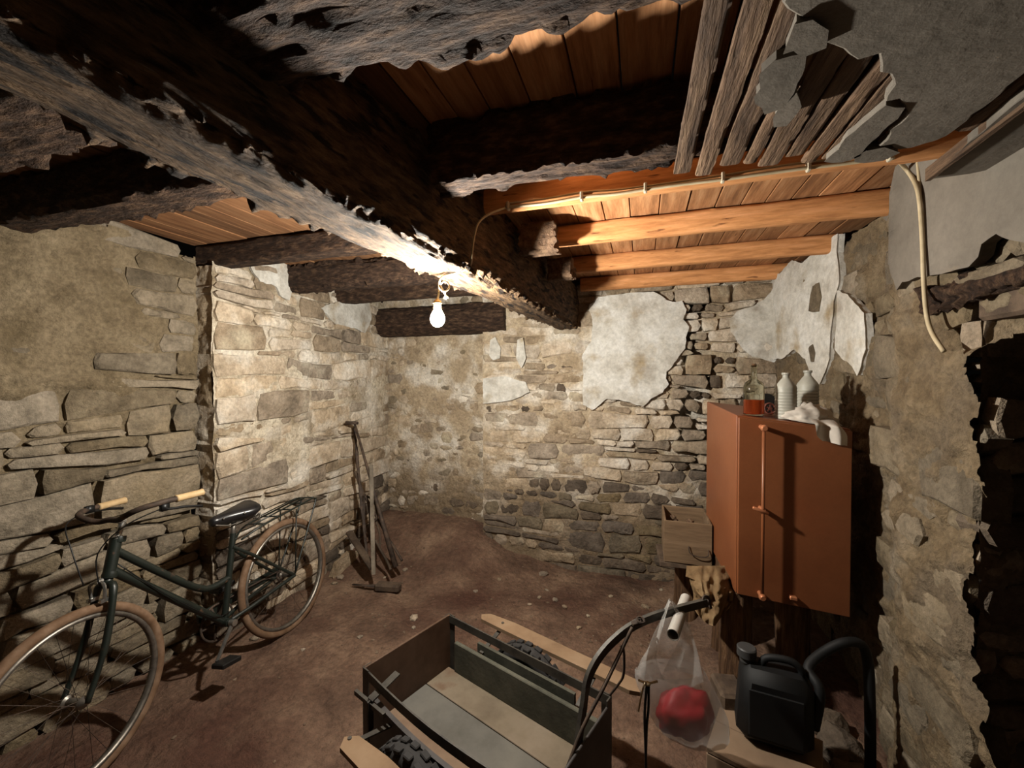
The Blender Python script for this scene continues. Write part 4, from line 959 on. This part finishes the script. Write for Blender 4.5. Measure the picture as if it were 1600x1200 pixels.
topr = smooth_path([at(1050, 941, 1.41), at(1042, 968, 1.36), at(1036, 1000, 1.34), at(1028, 1036, 1.335), at(1040, 1066, 1.325)], 4)
sheet('bag_handle', tops, topr, M['bag_film'], bag, 0.015, seed=8)
tops = smooth_path([at(1049, 940, 1.405), at(1060, 968, 1.37), at(1064, 1000, 1.35), at(1048, 1036, 1.335), at(1034, 1066, 1.33)], 4)
topr = smooth_path([at(1053, 941, 1.42), at(1074, 968, 1.41), at(1086, 1000, 1.40), at(1096, 1036, 1.395), at(1104, 1072, 1.40)], 4)
sheet('bag_handle', tops, topr, M['bag_film'], bag, 0.02, seed=9)
sheet('bag_back', smooth_path([at(1048, 944, 1.42), at(1030, 985, 1.44), at(1010, 1030, 1.45), at(1000, 1062, 1.42)], 4), smooth_path([at(1055, 944, 1.43), at(1078, 985, 1.44), at(1094, 1030, 1.45), at(1100, 1066, 1.42)], 4), M['bag_film'], bag, -0.03, seed=10)
bm = bmesh.new(); lumpy(bm, at(1074, 1121, TB), (0.096, 0.066, 0.078), 5, 0.16, 0.4, 4, 2.0)
tag(bm_obj('red_bundle', bm, M['red'], None, smooth=True), 'bright red rounded bundle showing through the carrier bag', 'bundle')
cord = thing('tied_string', 'dark string knotted round the carrier bag, its ends hanging down', 'string', at(1012, 1075, 1.31))
bm = bmesh.new()
tube(bm, smooth_path([at(1013, 1076, 1.315), at(1010, 1120, 1.31), at(1011, 1160, 1.31), at(1013, 1215, 1.31)], 4), 0.0042, 6)
tube(bm, smooth_path([at(1016, 1076, 1.315), at(1016, 1110, 1.31), at(1013, 1150, 1.31), at(1012, 1215, 1.31)], 4), 0.004, 6)
bm_obj('hanging_end', bm, M['black_steel'], cord, smooth=True)
bm = bmesh.new(); tube(bm, smooth_path([at(1010, 1072, 1.31), at(1005, 1090, 1.305), at(1000, 1118, 1.30)], 4), 0.003, 5); lumpy(bm, at(1014, 1074, 1.315), (0.012, 0.010, 0.008), 4, 0.2); tube(bm, [at(1000, 1068, 1.335), at(1014, 1074, 1.315), at(1030, 1070, 1.32)], 0.004, 6)
bm_obj('knot', bm, M['cable'], cord, smooth=True)

# ------------------------------------------------------------------ orange cabinet on stumps, with what stands on it
k0 = at(1153, 650, 1.86); kr = at(1334, 672, 1.76); kb = at(1101, 627, 2.437); kd = at(1150, 932, 1.86)
cx = (kr-k0); WC = cx.length; cx.normalize()
cy_ = (kb-k0); cy_ = (cy_ - cx*cy_.dot(cx)); DC = cy_.length; cy_.normalize()
czv = Vector((0, 0, 1)); ntop = cx.cross(cy_).normalized(); HC = (k0-kd).length
def K(x, y, z): return k0 + cx*x + cy_*y + czv*z          # z = 0 at the top, negative down
cab = thing('metal_cabinet', 'orange brown metal cabinet propped up by the right wall', 'cabinet', K(WC/2, DC/2, -HC))
def kbox(bm, c, s, bev=0.0): box(bm, K(*c), s, Matrix((cx, cy_, czv)).transposed(), bev)
bm = bmesh.new(); kbox(bm, (WC/2, DC/2+0.008, -HC/2), (WC, DC-0.016, HC), 0.004); bm_obj('body', bm, M['cabinet'], cab)
bm = bmesh.new(); kbox(bm, (WC/2, 0.002, -HC/2), (WC-0.008, 0.014, HC-0.012), 0.003); door = bm_obj('door', bm, M['cabinet'], cab)
bm = bmesh.new(); xr = 0.095
tube(bm, [K(xr, -0.040, -0.03), K(xr, -0.040, -HC+0.03)], 0.007, 8); bm_obj('locking_rod', bm, M['cabinet'], door, smooth=True)
for z_ in (-0.035, -HC+0.035):
    bm = bmesh.new(); tube(bm, [K(xr, 0.0, z_), K(xr, -0.045, z_)], 0.010, 10); lathe(bm, K(xr, -0.045, z_), [(0.014, -0.008), (0.016, 0.0), (0.010, 0.010)], 12, -cy_); bm_obj('rod_guide', bm, M['copper'], door, smooth=True, sharp=45)
bm = bmesh.new(); tube(bm, [K(xr, 0.0, -0.40), K(xr, -0.045, -0.40)], 0.010, 10); box(bm, K(xr-0.012, -0.046, -0.40), (0.065, 0.012, 0.014), Matrix((cx, cy_, czv)).transposed() @ Matrix.Rotation(0.25, 3, 'Y'), 0.003); bm_obj('handle', bm, M['copper'], door, smooth=True, sharp=45)
bm = bmesh.new(); kbox(bm, (WC*0.5, -0.012, -HC+0.045), (0.03, 0.02, 0.016), 0.003); bm_obj('catch', bm, M['copper'], door)
def ontop(px, dep):                     # a place on the cabinet top, dep behind its front edge
    lo, hi = -0.1, 0.7
    for _ in range(40):
        x_ = (lo+hi)/2; d = K(x_, dep, 0)-CAM
        if 800+FPX*d.dot(R_)/d.dot(F_) < px: lo = x_
        else: hi = x_
    return K(lo, dep, 0.002)
# bottle with orange liquid
bb = ontop(1178, 0.10); 
bot = thing('glass_bottle', 'clear glass bottle half full of orange red liquid on the cabinet', 'bottle', bb)
def S_(px): return px*((bb-CAM).dot(F_))/FPX
rb, hb_ = S_(14.5), S_(79)
bm = bmesh.new(); lathe(bm, bb, [(rb*0.9, 0.001), (rb, 0.006), (rb, hb_*0.56), (rb*0.86, hb_*0.64), (rb*0.36, hb_*0.72), (rb*0.29, hb_*0.80), (rb*0.27, hb_*0.95), (rb*0.33, hb_*0.955), (rb*0.33, hb_*0.985), (rb*0.2, hb_*0.985)], 24, capt=False)
bm_obj('glass_body', bm, M['glass'], bot, smooth=True, sharp=50)
bm = bmesh.new(); lathe(bm, bb, [(rb*0.82, 0.006), (rb*0.94, 0.009), (rb*0.94, hb_*0.31)], 24); bm_obj('liquid', bm, M['liquid'], bot, smooth=True, sharp=50)
bm = bmesh.new(); lathe(bm, bb+Vector((0, 0, hb_*0.96)), [(rb*0.20, 0), (rb*0.22, hb_*0.05), (rb*0.18, hb_*0.06)], 12); bm_obj('cork', bm, M['bark'], bot, smooth=True, sharp=40)
for px, py, tall, lab in ((1228, 0.11, 72, 'ribbed grey stoneware bottle, the left of two, beside the glass bottle'), (1262, 0.29, 74, 'ribbed grey stoneware bottle, the right of two, behind the white cloth')):
    bb2 = ontop(px, py); s = (bb2-CAM).dot(F_)/FPX; rj = s*14.8; hj = s*tall
    j = thing('stoneware_bottle', lab, 'bottle', bb2, 'ribbed stoneware bottles')
    prof = [(rj*0.9, 0.0), (rj, 0.004)]
    nr = 9
    for k in range(nr):
        z0_ = hj*(0.04+0.58*k/nr); dz_ = hj*0.58/nr
        prof += [(rj*0.955, z0_), (rj, z0_+dz_*0.3), (rj, z0_+dz_*0.7), (rj*0.955, z0_+dz_)]
    prof += [(rj*1.0, hj*0.66), (rj*0.93, hj*0.72), (rj*0.45, hj*0.86), (rj*0.32, hj*0.89), (rj*0.31, hj*0.95), (rj*0.40, hj*0.96), (rj*0.40, hj), (rj*0.2, hj)]
    bm = bmesh.new(); lathe(bm, bb2, prof, 24, capt=False); bm_obj('bottle_body', bm, M['stoneware'], j, smooth=True, sharp=40)
    bm = bmesh.new(); lathe(bm, bb2+Vector((0, 0, hj*0.955)), [(rj*0.25, 0), (rj*0.25, hj*0.03)], 12); bm_obj('stopper', bm, M['dark_wood'], j)
p = ontop(1203, 0.22); s = (p-CAM).dot(F_)/FPX
bm = bmesh.new(); c = p + czv*s*9.5; ax = Vector((0.15, -1, 0.12)).normalized(); rot = Vector((0, 0, 1)).rotation_difference(ax).to_matrix()
torus(bm, c, ax, s*8.0, s*1.6, 24, 8, rx=1.8)
lathe(bm, c, [(s*2.4, -0.012), (s*2.4, 0.012)], 12, ax)
for k in range(5):
    a = 2*PI*k/5+0.3; bar(bm, c, c + rot @ Vector((math.cos(a)*s*7.6, math.sin(a)*s*7.6, 0)), 0.006, 0.012, ax)
tag(bm_obj('spoked_wheel', bm, M['rust_red'], None, smooth=True, sharp=45), 'small rusty spoked wheel standing on the cabinet behind the glass bottle', 'wheel')
p = ontop(1203, 0.30); s = (p-CAM).dot(F_)/FPX
bm = bmesh.new(); c = p + czv*s*15.2 + cy_*0.03; ax = Vector((0.1, -0.95, 0.25)).normalized()
lathe(bm, c, [(s*15, 0.0), (s*15.5, 0.006), (s*13, 0.02), (s*8, 0.032), (s*2, 0.036)], 28, -ax)
tag(bm_obj('black_bowl', bm, M['black_steel'], None, smooth=True, sharp=50), 'black round bowl leaning upright behind the glass bottle', 'bowl')
# white cloth: a heap on the top and a corner hanging over the front
cl = thing('white_cloth', 'crumpled white cloth draped over the front of the cabinet top', 'cloth', ontop(1270, 0.06))
bm = bmesh.new(); hp = ontop(1268, 0.065)
r = bmesh.ops.create_icosphere(bm, subdivisions=4, radius=1.0)
for v in r['verts']:
    d = v.co.normalized(); f_ = 1 + 0.30*float(fbm(d.x*2.6+1.2, d.y*2.6, d.z*3.2, 61, 3)) - 0.45*abs(float(vnoise(d.x*3.4, d.y*3.4+d.z*2, d.z*4, 63)))
    q = hp + cx*d.x*0.118*f_ + cy_*(d.y*0.055*f_) + czv*(max(d.z, -0.12)*0.082*f_*(1-0.35*abs(d.x))+0.012)
    v.co = q
bm_obj('folds', bm, M['cloth'], cl, smooth=True)
Lf = smooth_path([ontop(1258, 0.05)+czv*0.03, ontop(1268, 0.0)+czv*0.012-cy_*0.012, at(1272, 668, 1.785), at(1274, 680, 1.78), at(1283, 688, 1.775)], 5)
Rt = smooth_path([ontop(1300, 0.05)+czv*0.03, ontop(1310, 0.0)+czv*0.012-cy_*0.012, at(1320, 672, 1.745), at(1327, 682, 1.74), at(1327, 698, 1.735)], 5)
bm = bmesh.new(); g = []
for i, (l, r_) in enumerate(zip(Lf, Rt)):
    row = []
    for k in range(13):
        t = k/12; pp = l.lerp(r_, t); row.append(bm.verts.new(pp - cy_*(0.016*math.sin(t*9+i*0.12)*min(1, i/6)+0.006)))
    g.append(row)
for a, b in zip(g, g[1:]):
    for k in range(12): bm.faces.new((a[k], a[k+1], b[k+1], b[k]))
bm_obj('hanging_corner', bm, M['cloth'], cl, smooth=True)

# props under the cabinet
def stump(px, py, t, r, ztop, label, seed):
    c = at(px, py, t); zf = floor_at(c.x, c.y)-0.03; n = 26; m_ = 22; V = []; Fc = []
    for i in range(m_):
        z = zf+(ztop-zf)*i/(m_-1)
        for k in range(n):
            a = 2*PI*k/n; rr = r*(1+0.22*float(fbm(math.cos(a)*2, math.sin(a)*2, z*3, seed, 3))+0.12*float(vnoise(math.cos(a)*9, math.sin(a)*9, z*2.5, seed+2)))
            V.append((c.x+rr*math.cos(a), c.y+rr*math.sin(a), z))
    for i in range(m_-1):
        for k in range(n): Fc.append((i*n+k, i*n+(k+1) % n, (i+1)*n+(k+1) % n, (i+1)*n+k))
    V.append((c.x, c.y, ztop)); Fc += [((m_-1)*n+k, (m_-1)*n+(k+1) % n, len(V)-1) for k in range(n)]
    return tag(mesh_obj('wood_stump', V, Fc, M['bark'], None, smooth=True, sharp=60), label, 'stump', 'stumps under the cabinet')
zc = lambda x, y: K(x, y, -HC).z - 0.004
def st2(x, y, r, lab, seed):
    p = K(x, y, -HC); d = p-CAM; t = d.dot(F_); px = 800+FPX*d.dot(R_)/t; py = HORIZON-FPX*d.z/t
    stump(px, py, t, r, p.z-0.012-0.06*r/0.09*0, lab, seed)
st2(0.03, 0.10, 0.070, 'splintered brown wood stump propping the near left corner of the cabinet', 81)
st2(0.08, 0.44, 0.075, 'dark wood stump under the back left corner of the cabinet', 82)
st2(WC-0.09, 0.34, 0.075, 'dark wood stump under the cabinet beside the right wall', 83)
# crate on a board by the cabinet
q0 = at(1040, 878, 2.33); q0.y = 2.48; zb_ = 0.500; zt_ = 0.735; cxw = (0.125, 0.375)
C0 = Vector((cxw[0], 2.48, zb_)); 
crate = thing('wooden_crate', 'small open wooden crate with a wire handle beside the cabinet', 'crate', ((cxw[0]+cxw[1])/2, 2.62, zb_))
wx = cxw[1]-cxw[0]; hz = zt_-zb_; dpt = 0.30; mx = (cxw[0]+cxw[1])/2
for nm, c, s in (('front_board', (mx, 2.486, zb_+hz/2), (wx, 0.012, hz)), ('back_board', (mx, 2.48+dpt-0.006, zb_+hz/2), (wx, 0.012, hz)),
                 ('side_board', (cxw[0]+0.006, 2.48+dpt/2, zb_+hz/2), (0.012, dpt-0.026, hz)), ('side_board', (cxw[1]-0.006, 2.48+dpt/2, zb_+hz/2), (0.012, dpt-0.026, hz)), ('bottom_board', (mx, 2.48+dpt/2, zb_+0.008), (wx-0.026, dpt-0.026, 0.014))):
    bm = bmesh.new(); box(bm, c, s, bev=0.002); bm_obj(nm, bm, M['crate'], crate)
bm = bmesh.new(); hc = Vector((mx+0.055, 2.474, zb_+0.085)); tube(bm, smooth_path([hc+Vector((-0.05, 0, 0.02)), hc+Vector((-0.045, -0.014, -0.012)), hc+Vector((0, -0.018, -0.026)), hc+Vector((0.045, -0.014, -0.018)), hc+Vector((0.05, 0, 0.012))], 5), 0.0028, 6); bm_obj('wire_handle', bm, M['iron'], crate, smooth=True)
for k, (dx, dy, r, lab) in enumerate(((-0.04, -0.05, 0.022, 'small stone lying in the crate, nearest its front'), (0.02, 0.0, 0.028, 'larger pale stone in the middle of the crate'), (-0.07, 0.06, 0.024, 'stone at the back left inside the crate'))):
    bm = bmesh.new(); box(bm, (mx+dx, 2.63+dy, zb_+0.10), (0.03, 0.03, 0.17), Matrix.Rotation(0.25*(k-1), 3, 'Y') @ Matrix.Rotation(0.6*k, 3, 'Z'), 0.004); lumpy(bm, (mx+dx+0.006, 2.63+dy, zb_+0.19), (r, r*0.9, r*0.8), 90+k, 0.2)
    tag(bm_obj('wood_offcut', bm, M['lath'], None), ('short wooden offcut standing in the crate, nearest its front', 'wooden offcut standing in the middle of the crate', 'wooden offcut at the back left inside the crate')[k], 'offcut', 'offcuts in the crate')
bm = bmesh.new(); box(bm, (0.285, 2.62, 0.482), (0.38, 0.26, 0.03), Matrix.Rotation(0.06, 3, 'Z'), 0.004)
tag(bm_obj('support_board', bm, M['dark_wood'], None), 'thick dark board carrying the small crate', 'board')
stump(1075, 905, 2.62, 0.075, 0.466, 'squat wood stump carrying the board under the crate', 84)
# sack draped over the near stump
top = K(0.0, 0.06, -HC)
bm = bmesh.new(); ns, nt = 40, 36; g = []
sx_l, sx_r = at(1078, 905, 1.86), at(1146, 905, 1.86)
for j in range(nt+1):
    v_ = j/nt; row = []
    for i in range(ns+1):
        u_ = i/ns; px = 1078+(1148-1078)*u_; 
        wl = 4*v_*math.sin(3+v_*7); py = 886 + (96 - 34*abs(u_-0.62)*1.6)*v_ + 8*math.sin(u_*5.0)*v_
        fold = 0.060*float(fbm(u_*5.2, v_*4.2, 0.5, 95, 4)) + 0.03*abs(float(vnoise(u_*9, v_*6, 0.2, 96))) + 0.022*math.sin(u_*15+v_*3)*v_
        t = 2.00 - 0.20*math.sin(min(1, v_*1.6)*PI/2) + fold + 0.10*(abs(u_-0.5)*2)**2
        px2 = px + wl + (7*(u_-0.5) if v_ < 0.3 else -10*(u_-0.7)*v_)
        row.append(bm.verts.new(at(px2, py, t)))
    g.append(row)
for a, b in zip(g, g[1:]):
    for k in range(ns): bm.faces.new((a[k], a[k+1], b[k+1], b[k]))
bmesh.ops.solidify(bm, geom=bm.faces[:], thickness=0.006)
tag(bm_obj('burlap_sack', bm, M['burlap'], None, smooth=True), 'tan burlap sack draped over the stump beside the cabinet', 'sack')

# ------------------------------------------------------------------ dark corner under the cabinet
jc = at(1212, 1098, 1.52); zj0 = jc.z-0.15
jr = Matrix.Rotation(-0.12, 3, 'Z')
jer = thing('jerry_can', 'black plastic jerry can with screw cap on a pale wooden box', 'canister', (jc.x, jc.y, zj0))
bm = bmesh.new(); V = box(bm, (0, 0, 0), (0.245, 0.15, 0.27), None, 0.035)
for v in bm.verts:
    if v.co.z > 0.09: v.co.x = v.co.x*0.93+0.006
bmesh.ops.rotate(bm, cent=(0, 0, 0), matrix=jr, verts=bm.verts[:]); bmesh.ops.translate(bm, vec=(jc.x, jc.y, zj0+0.137), verts=bm.verts[:])
bm_obj('can_body', bm, M['black_plastic'], jer, smooth=True, sharp=40)
J = lambda x, y, z: Vector((jc.x, jc.y, zj0)) + jr @ Vector((x, y, z))
bm = bmesh.new(); lathe(bm, J(-0.085, 0.01, 0.265), [(0.024, 0), (0.024, 0.02), (0.034, 0.022), (0.034, 0.05), (0.030, 0.054)], 20); bm_obj('screw_cap', bm, M['dark_plastic'], jer, smooth=True, sharp=40)
bm = bmesh.new(); tube(bm, smooth_path([J(-0.04, 0.0, 0.262), J(-0.02, 0, 0.30), J(0.05, 0, 0.31), J(0.085, 0, 0.29), J(0.09, 0, 0.262)], 4), 0.013, 8); bm_obj('carry_handle', bm, M['black_plastic'], jer, smooth=True)
bm = bmesh.new()
box(bm, J(0, -0.075, 0.13), (0.17, 0.008, 0.17), jr, 0.003)
bm_obj('raised_panel', bm, M['black_plastic'], jer)
bx = thing('pale_box', 'pale wooden box on the floor under the jerry can', 'box', (jc.x-0.03, jc.y-0.02, 0.0))
zt2 = zj0-0.003; rbx = Matrix.Rotation(-0.35, 3, 'Z'); bc = Vector((jc.x-0.03, jc.y-0.03, 0))
def bxb(c, s): 
    bm = bmesh.new(); box(bm, bc + rbx @ Vector(c), s, rbx, 0.003); return bm
bm_obj('lid_board', bxb((0, -0.075, zt2-0.01), (0.34, 0.147, 0.02)), M['box_wood'], bx); bm_obj('lid_board', bxb((0, 0.075, zt2-0.01), (0.34, 0.147, 0.02)), M['box_wood'], bx)
for nm, c, s in (('front_board', (0, -0.142, zt2/2-0.012), (0.34, 0.014, zt2-0.02)), ('back_board', (0, 0.142, zt2/2-0.012), (0.34, 0.014, zt2-0.02)), ('side_board', (-0.163, 0, zt2/2-0.012), (0.014, 0.268, zt2-0.02)), ('side_board', (0.163, 0, zt2/2-0.012), (0.014, 0.268, zt2-0.02))):
    bm_obj(nm, bxb(c, s), M['box_wood'], bx)
bm = bmesh.new(); hp_ = [J(0.125, -0.02, 0.10), J(0.14, -0.02, 0.24), at(1268, 1050, 1.50), at(1290, 1025, 1.52), at(1325, 1008, 1.51), at(1352, 1012, 1.51), at(1362, 1040, 1.50), at(1366, 1100, 1.49), at(1368, 1190, 1.48)]
hp_.append(Vector((hp_[-1].x, hp_[-1].y, 0.02)))
tube(bm, smooth_path(hp_, 6), 0.017, 12); tag(bm_obj('black_hose', bm, M['black_plastic'], None, smooth=True), 'thick black hose arching beside the jerry can', 'hose')
bm = bmesh.new(); c = at(1143, 1095, 1.72); zf = floor_at(c.x, c.y); box(bm, (c.x, c.y, zf+0.12), (0.11, 0.14, 0.24), Matrix.Rotation(0.2, 3, 'Z'), 0.012); tag(bm_obj('dark_block', bm, M['dark_wood'], None), 'upright dark block on the floor between the stump and jerry can', 'block')
rs = random.Random(12)
for k, (px, py, t, r) in enumerate(((1300, 1090, 1.75, 0.09), (1335, 1130, 1.62, 0.10), (1290, 1160, 1.55, 0.08), (1390, 1150, 1.58, 0.11), (1230, 1030, 1.95, 0.10), (1440, 1180, 1.45, 0.10), (1340, 1190, 1.47, 0.09))):
    c = at(px, py, t); zf = floor_at(c.x, c.y); bm = bmesh.new(); lumpy(bm, (min(c.x, XR-0.13), c.y, zf+r*0.45), (r*0.85, r*0.7, r*0.55), 100+k, 0.25, k*0.7, 2)
    tag(bm_obj('rubble_stone', bm, M['stone_bare'], None), ('dark rubble stone just right of the jerry can', 'dark rubble stone inside the arch of the black hose', 'dark rubble stone low at the right edge of the pale box', 'rubble stone against the right wall, right of the hose foot', 'rubble stone behind the jerry can under the cabinet', 'rubble stone nearest the frame corner at the right wall foot', 'lowest rubble stone between the pale box and hose foot')[k], 'stone', 'rubble at the right wall')

# ------------------------------------------------------------------ tools leaning in the far left corner
def P(px, py, t): return at(px, py, t)
tl = thing('spade', 'long handled tool with a T shaped grip leaning in the far corner', 'spade', P(617, 886, 3.05))
bm = bmesh.new(); tube(bm, [P(540, 661, 3.34), P(559, 661, 3.34)], [0.015, 0.013], 10); bm_obj('grip', bm, M['iron'], tl, smooth=True)
bm = bmesh.new(); tube(bm, [P(554, 663, 3.34), P(577, 745, 3.23), P(596, 815, 3.15), P(617, 888, 3.03)], [0.009, 0.011, 0.017, 0.020], 10); bm_obj('shaft', bm, M['iron'], tl, smooth=True)
tag(timber('rusty_bar', P(553, 668, 3.46), P(572, 874, 3.12), 0.020, 0.016, M['iron'], amp=0.004, res=0.010, seed=61, fray=0.004), 'thin crooked rusty bar leaning behind the T gripped tool', 'bar')
tag(timber('wooden_post', P(579, 727, 3.24), P(582, 900, 2.97), 0.030, 0.026, M['grey_wood'], amp=0.003, res=0.012, seed=62), 'straight grey wooden stake standing upright among the tools', 'stake')
fk = thing('garden_fork', 'short rusty fork with spread tines leaning among the tools', 'fork', P(585, 850, 3.15))
bm = bmesh.new(); tube(bm, smooth_path([P(554, 737, 3.36), P(562, 760, 3.32), P(568, 776, 3.29)], 3), 0.013, 8); bm_obj('haft', bm, M['dark_wood'], fk, smooth=True)
for pts in ([(568,774,3.29),(575,790,3.25),(577,815,3.2),(576,845,3.15)], [(569,774,3.29),(580,796,3.24),(592,818,3.2),(606,843,3.12),(627,878,3.0)], [(568,776,3.29),(568,800,3.25),(568,830,3.2),(570,852,3.16)], [(572,776,3.29),(584,785,3.26),(588,808,3.2),(584,815,3.19)]):
    bm = bmesh.new(); tube(bm, smooth_path([P(*p) for p in pts], 4), 0.009, 7); bm_obj('tine', bm, M['iron'], fk, smooth=True)
tag(timber('short_plank', P(544, 833, 3.28), P(580, 890, 2.98), 0.055, 0.025, M['dark_wood'], amp=0.004, res=0.012, seed=64), 'short dark plank leaning left of the tools', 'plank')
mk = thing('mattock', 'heavy mattock head with a long flat blade lying at the foot of the tools', 'mattock', P(605, 903, 2.92))
bm = bmesh.new(); pa = P(586, 902, 2.96); pb = P(624, 894, 2.93); pa.z = floor_at(pa.x, pa.y)+0.035; pb.z = floor_at(pb.x, pb.y)+0.045; bar(bm, pa, pb, 0.07, 0.055, bev=0.012); bm_obj('head', bm, M['dark_wood'], mk)
pc = P(549, 904, 2.98); pc.z = floor_at(pc.x, pc.y)+0.025; bm = bmesh.new(); tube(bm, [pa, pc], [0.018, 0.010], 8, flat=0.5); bm_obj('spike', bm, M['iron'], mk, smooth=True)
for k, pts in enumerate(([(585,845,3.1),(594,862,3.08),(604,880,3.05),(609,892,2.98)], [(605,842,3.12),(616,858,3.1),(626,876,3.02)], [(585,812,3.22),(592,835,3.18),(592,858,3.1)])):
    bm = bmesh.new(); tube(bm, smooth_path([P(*p) for p in pts], 4), 0.010-0.001*k, 6)
    tag(bm_obj('crooked_stick', bm, M['dark_wood'], None, smooth=True), ('crooked dark stick leaning between the stake and spade shaft', 'thin stick right of the spade foot, tilted to the wall', 'short twig caught among the fork tines')[k], 'stick', 'sticks among the tools')
# fallen slab at the wall base
bm = bmesh.new(); sl = [onX(a, b, XL2+0.06) for a, b in ((512, 904), (520, 880), (540, 862), (560, 868), (563, 882), (545, 890), (535, 902), (515, 910))]
tag(slab('fallen_slab', sl, (1, -0.15, 0.25), 0.05, M['stone_tan'], None, jag=0.006, seed=66), 'pale slab of fallen render lying against the left wall base', 'slab')

# ------------------------------------------------------------------ loose stones and crumbs on the floor
big = [(394, 1003, 0.028), (720, 852, 0.035), (868, 941, 0.022), (742, 927, 0.016), (843, 937, 0.015), (883, 952, 0.018), (828, 948, 0.014), (700, 856, 0.022), (530, 905, 0.03), (520, 915, 0.022), (632, 893, 0.02), (608, 888, 0.018), (648, 862, 0.022), (640, 872, 0.02), (855, 925, 0.014), (905, 985, 0.016), (920, 966, 0.014), (1010, 952, 0.022), (560, 1000, 0.016), (645, 985, 0.014), (470, 1020, 0.012), (1035, 925, 0.016), (780, 908, 0.016), (955, 935, 0.016), (600, 905, 0.014), (645, 970, 0.03), (850, 900, 0.035)]
for k, (px, py, r) in enumerate(big):
    c = onfloor(px, py); bm = bmesh.new(); lumpy(bm, (c.x, c.y, c.z+r*0.25), (r*1.25, r, r*0.55), 130+k, 0.25, k*1.1)
    tag(bm_obj('loose_stone', bm, M['stone_tan'], None), {0: 'pale loose stone alone on the floor left of the hand cart', 1: 'large flat stone on the raised earth before the recess', 25: 'palest chip of stone just behind the cart tail panel', 7: 'flat stone beside the largest one before the recess', 6: 'loose stone midway between the cart and the far wall'}.get(k, 'small loose stone lying on the reddish earth floor'), 'stone', 'loose stones on the floor')
rs = random.Random(3); bm = bmesh.new()
for k in range(1300):
    x = rs.uniform(-2.25, 0.8); y = rs.uniform(0.9, 3.25)
    if rs.random() > 0.10+0.90*float(sstep(-0.05, 0.3, fbm(x*1.6, y*1.6, 0, 140, 3))): continue
    r = rs.choice((0.003, 0.004, 0.006, 0.009)); 
    m4 = Matrix.Translation((x, y, floor_at(x, y)+r*0.2)) @ Matrix.Rotation(rs.uniform(0, 6), 4, 'Z') @ Matrix.Diagonal((r*1.4, r, r*0.7, 1))
    bmesh.ops.create_icosphere(bm, subdivisions=1, radius=1.0, matrix=m4)
g_ = bm_obj('gravel_crumbs', bm, M['crumb'], None); tag(g_, 'fine gravel and crumbs of mortar scattered over the earth floor', 'gravel', kind='stuff')
